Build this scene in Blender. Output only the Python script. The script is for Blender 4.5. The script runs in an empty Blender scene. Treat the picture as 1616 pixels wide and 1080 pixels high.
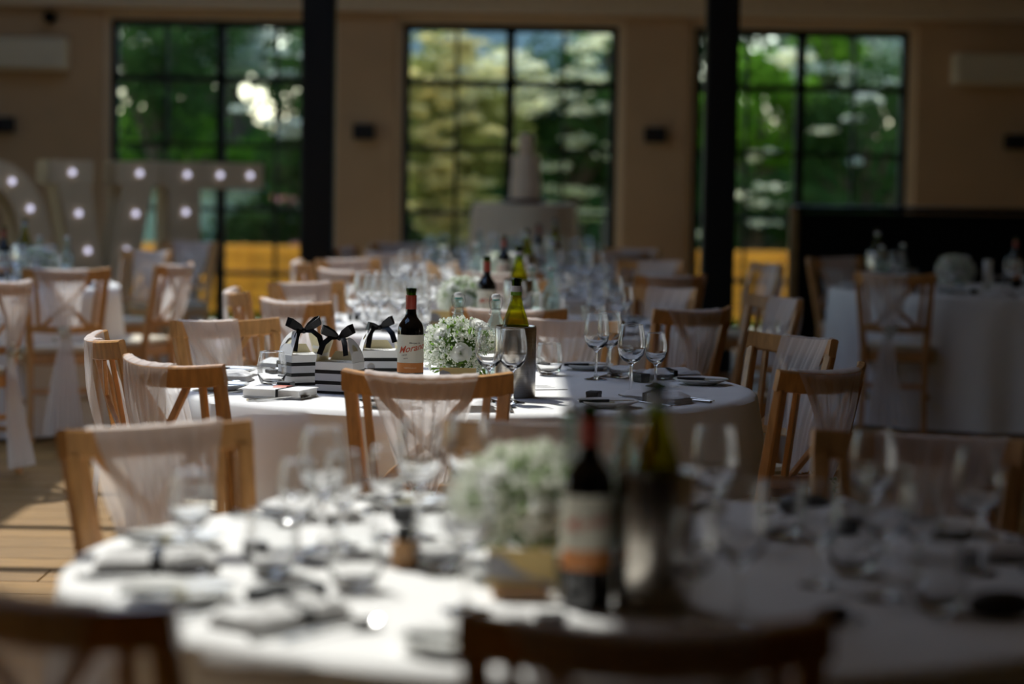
import bpy, math, random
from mathutils import Vector, Matrix
random.seed(7)
PI = math.pi
scene = bpy.context.scene
col = scene.collection

# ------------------------------------------------------------------ camera
CAM = Vector((0, 0, 1.39)); F = 85 / 36 * 1616
PITCH = math.atan(269 / F); ROLL = math.radians(0.95)
fw = Vector((0, math.cos(PITCH), -math.sin(PITCH)))
r0 = Vector((1, 0, 0)); u0 = Vector((0, math.sin(PITCH), math.cos(PITCH)))
rt = r0 * math.cos(ROLL) + u0 * math.sin(ROLL)
up = -r0 * math.sin(ROLL) + u0 * math.cos(ROLL)
cd = bpy.data.cameras.new('camera'); cam = bpy.data.objects.new('camera', cd); col.objects.link(cam)
M = Matrix((rt, up, -fw)).transposed().to_4x4(); M.translation = CAM
cam.matrix_world = M
cd.lens = 85; cd.sensor_width = 36; cd.clip_start = 0.05; cd.clip_end = 300
cd.dof.use_dof = True; cd.dof.focus_distance = 6.98; cd.dof.aperture_fstop = 1.8
scene.camera = cam

# ------------------------------------------------------------------ light and exposure
SUN = Vector((-0.35, 0.62, 0.90)).normalized()          # direction towards the sun
w = bpy.data.worlds.new('world'); scene.world = w; w.use_nodes = True
nt = w.node_tree; nt.nodes.clear()
wo = nt.nodes.new('ShaderNodeOutputWorld'); bg = nt.nodes.new('ShaderNodeBackground'); sk = nt.nodes.new('ShaderNodeTexSky')
sk.sky_type = 'NISHITA'; sk.sun_disc = False; sk.sun_elevation = math.asin(SUN.z); sk.sun_rotation = math.atan2(SUN.x, SUN.y)
sk.dust_density = 0.6; sk.air_density = 1.0; sk.ozone_density = 1.0
bg.inputs['Strength'].default_value = 0.56
nt.links.new(sk.outputs[0], bg.inputs['Color']); nt.links.new(bg.outputs[0], wo.inputs['Surface'])
sl = bpy.data.lights.new('sun', 'SUN'); so = bpy.data.objects.new('sun', sl); col.objects.link(so)
sl.energy = 5.0; sl.angle = math.radians(0.6); sl.color = (1.0, 0.975, 0.93)
so.rotation_euler = (-SUN).to_track_quat('-Z', 'Y').to_euler(); so.location = (-6, 20, 12)
scene.view_settings.view_transform = 'Standard'; scene.view_settings.look = 'None'
scene.view_settings.gamma = 1; scene.view_settings.use_curve_mapping = False
scene.view_settings.exposure = 0.32
cy = scene.cycles
cy.use_denoising = True; cy.max_bounces = 10; cy.diffuse_bounces = 4; cy.glossy_bounces = 4
cy.transmission_bounces = 8; cy.transparent_max_bounces = 24
cy.caustics_reflective = False; cy.caustics_refractive = False; cy.sample_clamp_indirect = 6.0

def ray(px, py):
    return fw * F + rt * (px - 808) + up * (540 - py)
def on_z(px, py, z):                      # point of the horizontal plane z behind a pixel
    d = ray(px, py); return CAM + d * ((z - CAM.z) / d.z)
def on_y(px, py, y):
    d = ray(px, py); return CAM + d * (y / d.y)

# ------------------------------------------------------------------ materials
def N(nt, t, **kw):
    n = nt.nodes.new(t)
    for k, v in kw.items(): setattr(n, k, v)
    return n
def srgb(r, g, b):
    f = lambda c: ((c / 255 + .055) / 1.055) ** 2.4 if c > 10 else c / 255 / 12.92
    return (f(r), f(g), f(b), 1)
def mat(name, color, rough=.6, metal=0.0, noise=0.0, nscale=20.0, bump=0.0, bscale=60.0, spec=.5, stretch=None, rnd=0.0):
    m = bpy.data.materials.new(name); m.use_nodes = True; nt = m.node_tree
    b = nt.nodes['Principled BSDF']
    color = tuple(color) + ((1,) if len(color) == 3 else ())
    b.inputs['Base Color'].default_value = color; b.inputs['Roughness'].default_value = rough
    b.inputs['Metallic'].default_value = metal; b.inputs['Specular IOR Level'].default_value = spec
    tc = N(nt, 'ShaderNodeTexCoord'); mp = N(nt, 'ShaderNodeMapping'); nt.links.new(tc.outputs['Object'], mp.inputs[0])
    if stretch: mp.inputs['Scale'].default_value = stretch
    if noise or rnd:
        hs = N(nt, 'ShaderNodeHueSaturation'); hs.inputs['Color'].default_value = color
        ns = N(nt, 'ShaderNodeTexNoise'); ns.inputs['Scale'].default_value = nscale; ns.inputs['Detail'].default_value = 5
        nt.links.new(mp.outputs[0], ns.inputs['Vector'])
        mr = N(nt, 'ShaderNodeMapRange'); mr.inputs[1].default_value = .3; mr.inputs[2].default_value = .7
        mr.inputs[3].default_value = 1 - noise; mr.inputs[4].default_value = 1 + noise
        nt.links.new(ns.outputs[0], mr.inputs[0]); v = mr.outputs[0]
        if rnd:
            oi = N(nt, 'ShaderNodeObjectInfo'); m2 = N(nt, 'ShaderNodeMapRange')
            m2.inputs[3].default_value = 1 - rnd; m2.inputs[4].default_value = 1 + rnd
            nt.links.new(oi.outputs['Random'], m2.inputs[0])
            mu = N(nt, 'ShaderNodeMath', operation='MULTIPLY'); nt.links.new(v, mu.inputs[0]); nt.links.new(m2.outputs[0], mu.inputs[1]); v = mu.outputs[0]
        nt.links.new(v, hs.inputs['Value']); nt.links.new(hs.outputs[0], b.inputs['Base Color'])
    if bump:
        n2 = N(nt, 'ShaderNodeTexNoise'); n2.inputs['Scale'].default_value = bscale; nt.links.new(mp.outputs[0], n2.inputs['Vector'])
        bp = N(nt, 'ShaderNodeBump'); bp.inputs['Strength'].default_value = bump; bp.inputs['Distance'].default_value = .01
        nt.links.new(n2.outputs[0], bp.inputs['Height']); nt.links.new(bp.outputs[0], b.inputs['Normal'])
    return m
def thin_glass(name, tint=(1, 1, 1), rough=0.0, refl=1.0, cap=.9, whiten=0):
    m = bpy.data.materials.new(name); m.use_nodes = True; nt = m.node_tree; nt.nodes.clear()
    o = N(nt, 'ShaderNodeOutputMaterial'); mx = N(nt, 'ShaderNodeMixShader'); tr = N(nt, 'ShaderNodeBsdfTransparent'); gl = N(nt, 'ShaderNodeBsdfGlossy')
    tr.inputs[0].default_value = (*tint, 1); gl.inputs['Roughness'].default_value = rough
    lw = N(nt, 'ShaderNodeFresnel'); lw.inputs['IOR'].default_value = 1.5
    mu = N(nt, 'ShaderNodeMath', operation='MULTIPLY'); mu.inputs[1].default_value = refl; mu.use_clamp = True
    cl = N(nt, 'ShaderNodeMath', operation='MINIMUM'); cl.inputs[1].default_value = cap
    nt.links.new(lw.outputs[0], mu.inputs[0]); nt.links.new(mu.outputs[0], cl.inputs[0]); nt.links.new(cl.outputs[0], mx.inputs[0])
    nt.links.new(tr.outputs[0], mx.inputs[1]); nt.links.new(gl.outputs[0], mx.inputs[2]); out = mx
    if whiten:      # white put into the clear glass to stand for bright refractions, stronger edge-on
        df = N(nt, 'ShaderNodeBsdfTranslucent'); d2 = N(nt, 'ShaderNodeBsdfDiffuse'); m2 = N(nt, 'ShaderNodeMixShader'); m3 = N(nt, 'ShaderNodeMixShader')
        df.inputs[0].default_value = d2.inputs[0].default_value = (.9, .9, .9, 1)
        nt.links.new(df.outputs[0], m2.inputs[1]); nt.links.new(d2.outputs[0], m2.inputs[2])
        lf = N(nt, 'ShaderNodeLayerWeight'); lf.inputs[0].default_value = .3; mr = N(nt, 'ShaderNodeMapRange')
        mr.inputs[3].default_value = whiten; mr.inputs[4].default_value = whiten * 5; nt.links.new(lf.outputs['Facing'], mr.inputs[0])
        nt.links.new(mr.outputs[0], m3.inputs[0]); nt.links.new(mx.outputs[0], m3.inputs[1]); nt.links.new(m2.outputs[0], m3.inputs[2]); out = m3
    nt.links.new(out.outputs[0], o.inputs[0])
    return m
def solid_glass(name, tint=(1, 1, 1), ior=1.5):
    m = bpy.data.materials.new(name); m.use_nodes = True; nt = m.node_tree; nt.nodes.clear()
    o = N(nt, 'ShaderNodeOutputMaterial'); g = N(nt, 'ShaderNodeBsdfGlass'); g.inputs['Color'].default_value = (*tint, 1)
    g.inputs['IOR'].default_value = ior; g.inputs['Roughness'].default_value = 0.0; nt.links.new(g.outputs[0], o.inputs[0]); return m
def sheer(name, color, opac=.5):
    m = bpy.data.materials.new(name); m.use_nodes = True; nt = m.node_tree; nt.nodes.clear()
    o = N(nt, 'ShaderNodeOutputMaterial'); mx = N(nt, 'ShaderNodeMixShader'); tr = N(nt, 'ShaderNodeBsdfTransparent')
    df = N(nt, 'ShaderNodeBsdfDiffuse'); tl = N(nt, 'ShaderNodeBsdfTranslucent'); m2 = N(nt, 'ShaderNodeMixShader'); m2.inputs[0].default_value = .45
    df.inputs[0].default_value = color; tl.inputs[0].default_value = color
    nt.links.new(df.outputs[0], m2.inputs[1]); nt.links.new(tl.outputs[0], m2.inputs[2])
    lw = N(nt, 'ShaderNodeLayerWeight'); lw.inputs[0].default_value = .35
    mr = N(nt, 'ShaderNodeMapRange'); mr.inputs[3].default_value = opac; mr.inputs[4].default_value = min(1, opac + .4)
    nt.links.new(lw.outputs['Facing'], mr.inputs[0]); nt.links.new(mr.outputs[0], mx.inputs[0])
    nt.links.new(tr.outputs[0], mx.inputs[1]); nt.links.new(m2.outputs[0], mx.inputs[2]); nt.links.new(mx.outputs[0], o.inputs[0]); return m
def leafm(name, color, trans=.45, noise=.35):
    m = bpy.data.materials.new(name); m.use_nodes = True; nt = m.node_tree; nt.nodes.clear()
    o = N(nt, 'ShaderNodeOutputMaterial'); mx = N(nt, 'ShaderNodeMixShader'); mx.inputs[0].default_value = trans
    df = N(nt, 'ShaderNodeBsdfDiffuse'); tl = N(nt, 'ShaderNodeBsdfTranslucent')
    tc = N(nt, 'ShaderNodeTexCoord'); ns = N(nt, 'ShaderNodeTexNoise'); ns.inputs['Scale'].default_value = 3.0
    nt.links.new(tc.outputs['Object'], ns.inputs['Vector'])
    mr = N(nt, 'ShaderNodeMapRange'); mr.inputs[1].default_value = .3; mr.inputs[2].default_value = .7; mr.inputs[3].default_value = 1 - noise; mr.inputs[4].default_value = 1 + noise
    hs = N(nt, 'ShaderNodeHueSaturation'); hs.inputs['Color'].default_value = (*color, 1)
    nt.links.new(ns.outputs[0], mr.inputs[0]); nt.links.new(mr.outputs[0], hs.inputs['Value'])
    nt.links.new(hs.outputs[0], df.inputs[0]); nt.links.new(hs.outputs[0], tl.inputs[0])
    nt.links.new(df.outputs[0], mx.inputs[1]); nt.links.new(tl.outputs[0], mx.inputs[2]); nt.links.new(mx.outputs[0], o.inputs[0]); return m
def emit(name, color, s):
    m = bpy.data.materials.new(name); m.use_nodes = True; nt = m.node_tree; nt.nodes.clear()
    o = N(nt, 'ShaderNodeOutputMaterial'); e = N(nt, 'ShaderNodeEmission'); e.inputs[0].default_value = (*color, 1); e.inputs[1].default_value = s
    nt.links.new(e.outputs[0], o.inputs[0]); return m

MT = dict(
    cloth=mat('white_tablecloth', (.80, .79, .78), .85, noise=.03, nscale=6, bump=.12, bscale=9, spec=.1),
    warmlit=mat('warmlit_tablecloth', (.80, .66, .49), .85, noise=.03, nscale=6, spec=.1),  # warm light on the cake table's cloth is put into its colour
    wall=mat('warm_cream_plaster', (.68, .475, .28), .9, noise=.06, nscale=2, bump=.1, bscale=80, spec=.1),
    reveal=mat('pale_plaster', (.84, .70, .49), .9, noise=.04, spec=.1),
    ceil=mat('ceiling_paint', (.62, .54, .42), .9, noise=.03, spec=.1),
    floor=mat('oak_floor', (.235, .125, .03), .6, spec=.2, noise=.28, nscale=5, stretch=(1.2, 14, 1), bump=.1, bscale=30, rnd=.16),
    wood=mat('honey_beech', (.52, .27, .10), .3, noise=.22, nscale=9, stretch=(6, 6, 1), rnd=.1, bump=.04),
    dark=mat('darkened_unseen_wall', (.03, .025, .02), .9, noise=.05, spec=.1),  # for the unseen wall behind the camera, darkened to keep near chairs black
    black=mat('black_steel', (.006, .006, .006), .5, spec=.2),
    frame=mat('black_window_frame', (.008, .009, .009), .5, spec=.3),
    sconce=mat('black_fitting', (.01, .01, .01), .6, noise=.1),
    cushion=mat('cream_seat_pad', (.62, .55, .42), .8, noise=.05, bump=.1),
    plate=mat('white_china', (.80, .80, .78), .12, noise=.01),
    napkin=mat('white_linen_napkin', (.80, .79, .78), .9, noise=.03, bump=.3, bscale=50, spec=.1),
    steel=mat('cutlery_steel', (.55, .55, .54), .18, 1.0, noise=.03),
    bucket=mat('brushed_steel', (.52, .48, .42), .27, 1.0, noise=.12, nscale=20, stretch=(.3, .3, 25)),
    bsat=mat('black_satin_ribbon', (.004, .004, .005), .38, noise=.1, spec=.25),
    blackbox=mat('black_card', (.008, .008, .009), .5, noise=.1),
    bottle=mat('dark_bottle_glass', (.004, .003, .003), .05, noise=.05, spec=.6),
    label=mat('cream_paper_label', (.70, .67, .55), .7, noise=.03, nscale=30),
    orange=mat('orange_label_band', (.62, .22, .05), .6, noise=.03),
    red=mat('red_foil', (.28, .035, .02), .4, noise=.06),
    redtext=mat('red_print', (.50, .08, .03), .6, noise=.02),
    darktext=mat('dark_print', (.05, .04, .04), .6, noise=.02),
    paletext=mat('pale_print', (.8, .55, .35), .6, noise=.02),
    grglass=thin_glass('green_bottle_glass', (.62, .62, .05), .02, .8, .5, .01),
    grring=thin_glass('green_bottle_lip', (.20, .32, .04), .05, 1.0),
    wine=thin_glass('white_wine_in_green_glass', (.05, .055, .01), .05, .5),
    teal=thin_glass('pale_teal_glass', (.78, .90, .87), .02, 1.1, .5, .04),
    glass=thin_glass('clear_thin_glass', (.985, .99, .99), .0, 1.2, .6, .012),
    solid=solid_glass('clear_solid_glass', (1, 1, 1)),
    pane=thin_glass('window_pane_glass', (.78, .80, .78), .0, .5),
    skypane=thin_glass('rooflight_glass', (.93, .94, .93), .0, .6),
    ceramic=mat('white_ceramic_stopper', (.75, .74, .72), .3, noise=.02),
    wire=mat('steel_wire', (.22, .21, .2), .35, 1.0),
    tealseal=mat('teal_rubber_seal', (.02, .32, .26), .5, noise=.03),
    card=mat('white_card', (.74, .73, .72), .7, noise=.02),
    grey=mat('grey_print', (.33, .32, .33), .7, noise=.03),
    lilac=mat('pale_grey_print', (.52, .52, .55), .7, noise=.02),
    yellow=mat('yellow_print', (.72, .52, .20), .6, noise=.05),
    kraft=mat('kraft_card', (.62, .38, .20), .8, noise=.08),
    cream=mat('cream_card_inside', (.70, .63, .42), .8, noise=.03),
    bloom=leafm('white_gypsophila', (.95, .96, .90), .5, .03),
    rose=leafm('white_rose_petal', (.90, .90, .87), .5, .03),
    stem=leafm('green_stem', (.20, .34, .07), .45, .25),
    leaf=leafm('green_leaf', (.14, .24, .06), .45, .25),
    butter=mat('butter_foil', (.62, .58, .38), .4, noise=.1),
    sheer=sheer('white_chiffon', (.88, .85, .85, 1), .54),
    sheerd=sheer('white_chiffon_gathered', (.84, .81, .80, 1), .66),
    letter=mat('white_painted_letter', (.66, .52, .32), .6, noise=.03),
    bulb=emit('letter_bulb_glow', (.78, .76, 1.0), 1.1),
    cake=mat('white_icing', (.80, .64, .48), .7, noise=.03),
    board=mat('dark_cake_stand', (.06, .012, .01), .4, noise=.1),
    bar=mat('black_bar_front', (.006, .006, .006), .7, noise=.1, spec=.1),
    barwood=mat('bar_timber_edge', (.30, .19, .08), .5, noise=.2),
    ac=mat('cream_plastic', (.86, .78, .58), .5, noise=.02),
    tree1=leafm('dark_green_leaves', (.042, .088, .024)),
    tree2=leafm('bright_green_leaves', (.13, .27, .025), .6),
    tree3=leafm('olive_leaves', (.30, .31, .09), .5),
    blos=leafm('cream_blossom', (.88, .86, .62), .5, .15),
    blosd=leafm('yellowish_blossom', (.74, .66, .32), .5, .25),
    blosg=leafm('greyish_blossom', (.62, .66, .58), .5, .2),
    bark=mat('tree_bark', (.07, .05, .035), .9, noise=.3),
    grass=leafm('grass', (.10, .22, .02), .5),
    timber=mat('orange_timber', (.66, .29, .018), .7, noise=.25, nscale=4, stretch=(1, 1, 12), rnd=.15),
    slate=mat('slate_roof', (.22, .29, .32), .6, noise=.2, nscale=3),
    housew=mat('house_render', (.38, .40, .38), .8, noise=.1),
    shed=mat('pale_teal_paint', (.22, .34, .29), .7, noise=.12),
    patio=mat('pale_paving', (.50, .42, .32), .8, noise=.15, rnd=.1),
    candle=mat('white_wax', (.72, .70, .64), .5, noise=.02),
    pink=mat('pink_blossom', (.55, .25, .25), .7, noise=.2),
)

# ------------------------------------------------------------------ mesh helper
class MB:
    def __init__(s): s.v = []; s.f = []
    def add(s, vs, fs):
        n = len(s.v); s.v += [tuple(v) for v in vs]; s.f += [tuple(i + n for i in f) for f in fs]; return s
    def box(s, c, size, rz=0.0, R=None):
        hx, hy, hz = size[0] / 2, size[1] / 2, size[2] / 2
        vs = [Vector((x, y, z)) for x in (-hx, hx) for y in (-hy, hy) for z in (-hz, hz)]
        if R is None and rz: R = Matrix.Rotation(rz, 3, 'Z')
        if R is not None: vs = [R @ v for v in vs]
        c = Vector(c)
        return s.add([v + c for v in vs], [(0, 1, 3, 2), (4, 6, 7, 5), (0, 4, 5, 1), (2, 3, 7, 6), (0, 2, 6, 4), (1, 5, 7, 3)])
    def bbox(s, c, size, b=.004, rz=0):        # box with chamfered vertical and horizontal edges
        hx, hy, hz = size[0] / 2, size[1] / 2, size[2] / 2; b = min(b, hx * .9, hy * .9, hz * .9)
        rings = []
        for z, i in ((-hz, b), (-hz + b, 0), (hz - b, 0), (hz, b)):
            x, y = hx - i, hy - i
            rings.append([(x - b, y, z), (-x + b, y, z), (-x, y - b, z), (-x, -y + b, z), (-x + b, -y, z), (x - b, -y, z), (x, -y + b, z), (x, y - b, z)])
        R = Matrix.Rotation(rz, 3, 'Z'); c = Vector(c)
        vs = [R @ Vector(p) + c for r in rings for p in r]
        fs = [tuple(range(8))[::-1], tuple(range(24, 32))]
        for k in range(3):
            for i in range(8):
                j = (i + 1) % 8; fs.append((k * 8 + i, k * 8 + j, k * 8 + 8 + j, k * 8 + 8 + i))
        return s.add(vs, fs)
    def sweep(s, pts, w, d, side=None, b=.3):  # chamfered bar through points; w along 'side', d across
        pts = [Vector(p) for p in pts]; n = len(pts); base = len(s.v); vs = []; side = Vector(side or (1, 0, 0))
        for i, p in enumerate(pts):
            t = (pts[min(i + 1, n - 1)] - pts[max(i - 1, 0)]).normalized()
            a = (side - t * side.dot(t)).normalized(); c = t.cross(a)
            ww = (w[i] if isinstance(w, (list, tuple)) else w) / 2; dd = (d[i] if isinstance(d, (list, tuple)) else d) / 2
            k = min(ww, dd) * b
            for x, y in ((ww, dd - k), (ww - k, dd), (-ww + k, dd), (-ww, dd - k), (-ww, -dd + k), (-ww + k, -dd), (ww - k, -dd), (ww, -dd + k)):
                vs.append(p + a * x + c * y)
        fs = [tuple(range(8))[::-1], tuple(range((n - 1) * 8, n * 8))]
        for q in range(n - 1):
            for i in range(8):
                j = (i + 1) % 8; fs.append((q * 8 + i, q * 8 + j, q * 8 + 8 + j, q * 8 + 8 + i))
        return s.add(vs, fs)
    def lathe(s, prof, n=24, c=(0, 0, 0), cap0=True, cap1=False, a0=0, a1=2 * PI):
        full = abs(a1 - a0 - 2 * PI) < 1e-6; m = n if full else n + 1; vs = []; fs = []
        for r, z in prof:
            for i in range(m):
                a = a0 + (a1 - a0) * i / n; vs.append((c[0] + r * math.cos(a), c[1] + r * math.sin(a), c[2] + z))
        for k in range(len(prof) - 1):
            for i in range(n):
                j = (i + 1) % m; fs.append((k * m + i, k * m + j, k * m + m + j, k * m + m + i))
        if cap0 and full: fs.append(tuple(range(m))[::-1])
        if cap1 and full: fs.append(tuple(range((len(prof) - 1) * m, len(prof) * m)))
        return s.add(vs, fs)
    def tube(s, pts, r, n=6, closed=False):
        pts = [Vector(p) for p in pts]; m = len(pts); vs = []; fs = []
        a = None
        for i, p in enumerate(pts):
            if closed: t = (pts[(i + 1) % m] - pts[i - 1]).normalized()
            else: t = (pts[min(i + 1, m - 1)] - pts[max(i - 1, 0)]).normalized()
            if a is None: a = t.orthogonal().normalized()
            a = (a - t * a.dot(t)).normalized(); c = t.cross(a); rr = r[i] if isinstance(r, (list, tuple)) else r
            for k in range(n): vs.append(p + (a * math.cos(2 * PI * k / n) + c * math.sin(2 * PI * k / n)) * rr)
        for q in range(m if closed else m - 1):
            q2 = (q + 1) % m
            for k in range(n): fs.append((q * n + k, q * n + (k + 1) % n, q2 * n + (k + 1) % n, q2 * n + k))
        if not closed: fs += [tuple(range(n))[::-1], tuple(range((m - 1) * n, m * n))]
        return s.add(vs, fs)
    def ball(s, c, r, n=8, m=5, sz=1.0):
        prof = [(r * math.sin(PI * (i + .15) / (m + .3)) , -r * sz * math.cos(PI * (i + .15) / (m + .3))) for i in range(m + 1)]
        return s.lathe(prof, n, c, True, True)
    def octa(s, c, r):
        x, y, z = c
        return s.add([(x + r, y, z), (x - r, y, z), (x, y + r, z), (x, y - r, z), (x, y, z + r), (x, y, z - r)],
                     [(0, 2, 4), (2, 1, 4), (1, 3, 4), (3, 0, 4), (2, 0, 5), (1, 2, 5), (3, 1, 5), (0, 3, 5)])
    def prism(s, poly, y0, y1):                # polygon in x,z extruded along y
        n = len(poly); vs = [(x, y0, z) for x, z in poly] + [(x, y1, z) for x, z in poly]
        return s.add(vs, [tuple(range(n)), tuple(range(n, 2 * n))[::-1]] + [(i, n + i, n + (i + 1) % n, (i + 1) % n) for i in range(n)])
    def grid(s, fn, nu, nv, closed=False):
        vs = [fn(i / (nu if closed else nu - 1), j / (nv - 1)) for j in range(nv) for i in range(nu)]
        fs = [(j * nu + i, j * nu + (i + 1) % nu, (j + 1) * nu + (i + 1) % nu, (j + 1) * nu + i) for j in range(nv - 1) for i in range(nu if closed else nu - 1)]
        return s.add(vs, fs)
    def build(s, name, m, parent=None, smooth=False, **kw):
        me = bpy.data.meshes.new(name); me.from_pydata(s.v, [], s.f); me.materials.append(MT[m] if isinstance(m, str) else m)
        if smooth:
            me.polygons.foreach_set('use_smooth', [True] * len(me.polygons))
            try: me.set_sharp_from_angle(angle=math.radians(40))
            except Exception: pass
        me.update(); o = bpy.data.objects.new(name, me); col.objects.link(o)
        if parent: o.parent = parent
        for k, v in kw.items(): o[k] = v
        return o

def tag(o, label, cat, group=None):
    o['label'] = label; o['category'] = cat
    if group: o['group'] = group
    elif 'group' in o: del o['group']
    return o
def empty(name, loc=(0, 0, 0), rz=0):
    o = bpy.data.objects.new(name, None); col.objects.link(o); o.location = loc; o.rotation_euler = (0, 0, rz); o.empty_display_size = .1; return o
def tree_copy(o, parent=None):
    c = o.copy(); col.objects.link(c)
    if parent: c.parent = parent
    for ch in list(o.children): tree_copy(ch, c)
    return c
protos = {}; builders = {}
used = set()
def place(kind, loc, rz=0, label='', cat='', group=None, tilt=None, scale=None):
    if kind not in protos: protos[kind] = builders[kind]()
    o = protos[kind]
    if kind in used: o = tree_copy(o)
    used.add(kind)
    o.location = loc; o.rotation_euler = (tilt[0] if tilt else 0, tilt[1] if tilt else 0, rz)
    if scale: o.scale = scale if isinstance(scale, tuple) else (scale,) * 3
    tag(o, label, cat, group); return o
def builder(fn): builders[fn.__name__] = fn; return fn
def struct(o): o['kind'] = 'structure'; return o

# ------------------------------------------------------------------ the hall
WY = 19.5; HX = 7.0; CH = 4.3; YB = -2.0
def hole_wall(name, y0, y1, x0, x1, z1, holes, m, parent=None):
    b = MB(); xs = x0
    for (a, c, top) in sorted(holes):
        b.box(((xs + a) / 2, (y0 + y1) / 2, z1 / 2), (a - xs, y1 - y0, z1))
        b.box(((a + c) / 2, (y0 + y1) / 2, (top + z1) / 2), (c - a, y1 - y0, z1 - top)); xs = c
    b.box(((xs + x1) / 2, (y0 + y1) / 2, z1 / 2), (x1 - xs, y1 - y0, z1))
    return struct(b.build(name, m, parent))
def wx(px): return (px - 808) / F * (WY + .0)
WIN = []
for (a, c) in ((176, 523), (636, 974), (1095, 1432)):
    WIN.append((on_y(a, 150, WY + .12).x, on_y(c, 150, WY + .12).x))
TOP = on_y(806, 40, WY + .12).z
holes = [(a, c, TOP) for a, c in WIN]
RV = .055
hole_wall('wall_back', WY, WY + .08, -HX - .2, HX + .2, CH, [(a - RV, c + RV, t + RV) for a, c, t in holes], 'wall')
hole_wall('wall_back', WY + .08, WY + .30, -HX - .2, HX + .2, CH, holes, 'reveal')
LW = [(7.6, 9.3), (10.8, 12.5), (14.0, 15.7)]; b = MB(); ys = YB - .2
for a, c in LW + [(WY + .2, None)]:
    b.box((-HX - .1, (ys + a) / 2, CH / 2), (.2, a - ys, CH))
    if c: b.box((-HX - .1, (a + c) / 2, (CH + 2.6) / 2), (.2, c - a, CH - 2.6)); ys = c
struct(b.build('wall_left', 'wall'))
for i, (a, c) in enumerate(LW):
    fr = empty('window_%d' % (i + 4), (-HX - .1, (a + c) / 2, 0)); fr['kind'] = 'structure'; f = MB(); W = c - a
    for sy in (-1, 1): f.box((0, sy * (W / 2 - .03), 1.3), (.07, .06, 2.6))
    f.box((0, 0, 2.57), (.07, W, .06)); f.box((0, 0, .04), (.07, W, .08)); f.box((0, 0, 1.3), (.07, .07, 2.6)); f.build('window_frame', 'frame', fr)
    for z in (.6, 1.1, 1.6, 2.1): MB().box((0, 0, z), (.035, W - .1, .022)).build('glazing_bar', 'frame', fr)
    for sy in (-1, 1): MB().box((0, sy * W / 4, 1.31), (.006, W / 2 - .06, 2.46)).build('pane', 'skypane', fr)
struct(MB().box((HX + .1, (WY + YB) / 2, CH / 2), (.2, WY - YB + .4, CH)).build('wall_right', 'wall'))
struct(MB().box((0, YB - .1, CH / 2), (2 * HX + .4, .2, CH)).build('wall_front', 'dark'))
fl = struct(MB().box((0, (WY + YB) / 2, -.06), (2 * HX + .4, WY - YB + .6, .10)).build('floor', 'floor'))
pk = None
for r in range(71):
    for k in range(4):
        L = 1.86
        if pk is None:
            pk = MB().bbox((0, 0, 0), (L - .004, .236, .010), .0025).build('plank', 'floor', fl); o = pk
        else:
            o = pk.copy(); col.objects.link(o); o.parent = fl
        o.location = (-2.8 + k * L + (r % 3) * .6 - .3, 2.1 + r * .24, -.005)
for i, (a, c, t) in enumerate(holes):
    fr = empty('window_%d' % (i + 1), ((a + c) / 2, WY + .14, 0)); fr['kind'] = 'structure'
    W = c - a; f = MB(); th = .055
    for sx in (-1, 1): f.box((sx * (W / 2 - th / 2), 0, t / 2), (th, .07, t))
    f.box((0, 0, t - th / 2), (W, .07, th)); f.box((0, 0, .04), (W, .07, .08)); f.box((0, 0, t / 2), (.075, .07, t))
    f.box((0, 0, t - .47), (W, .07, .05))
    f.build('window_frame', 'frame', fr)
    for z in (t - 1.0, t - 1.52, t - 2.04): MB().box((0, 0, z), (W - .1, .04, .034)).build('glazing_bar', 'frame', fr)
    for sx in (-1, 1): MB().box((sx * W / 4, 0, t / 2), (.026, .04, t - .1)).build('glazing_bar', 'frame', fr)
    for sx in (-1, 1):
        for (z0, z1) in ((t - .445, t - .055), (.08, t - .495)):
            MB().box((sx * (W / 4 - .01), 0, (z0 + z1) / 2), (W / 2 - .09, .006, z1 - z0)).build('pane', 'pane', fr)
# ceiling with a long unseen rooflight, its opening shaped to drop the sun patches
SX = -SUN.x / SUN.z; SYY = SUN.y / SUN.z
def up_to_ceiling(x, y, z=.75): return x - SX * (CH - z), y + SYY * (CH - z)
ox0, oy0 = up_to_ceiling(-2.35, 3.0); ox1, oy1 = up_to_ceiling(.18, 14.6)
ox0, ox1 = ox0, ox1
c = MB()
c.box(((-HX + ox0) / 2, (WY + YB) / 2, CH + .06), (ox0 + HX, WY - YB + .6, .12)); c.box(((HX + ox1) / 2, (WY + YB) / 2, CH + .06), (HX - ox1, WY - YB + .6, .12))
c.box(((ox0 + ox1) / 2, (YB - .3 + oy0) / 2, CH + .06), (ox1 - ox0, oy0 - YB + .3, .12)); c.box(((ox0 + ox1) / 2, (WY + .3 + oy1) / 2, CH + .06), (ox1 - ox0, WY + .3 - oy1, .12))
struct(c.build('ceiling', 'ceil'))
rl = empty('window_9', ((ox0 + ox1) / 2, (oy0 + oy1) / 2, CH + .10)); rl['kind'] = 'structure'
ny = 12
for k in range(ny + 1):
    y = (oy1 - oy0) * (k / ny - .5); MB().box((0, y, 0), (ox1 - ox0, .07, .06)).build('glazing_bar', 'frame', rl)
for x in (-(ox1 - ox0) / 2 + .03, 0.0, (ox1 - ox0) / 2 - .03): MB().box((x, 0, 0), (.05, oy1 - oy0, .06)).build('glazing_bar', 'frame', rl)
MB().box((0, 0, .035), (ox1 - ox0, oy1 - oy0, .006)).build('pane', 'skypane', rl)
# cornice
z17 = on_y(808, 21, WY - .1).z
struct(MB().box((0, WY - .08, z17 + .10), (2 * HX, .16, .20)).build('trim_1', 'reveal'))
struct(MB().box((0, WY - .20, z17 + .33), (2 * HX, .40, .26)).build('trim_2', 'reveal'))
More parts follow.
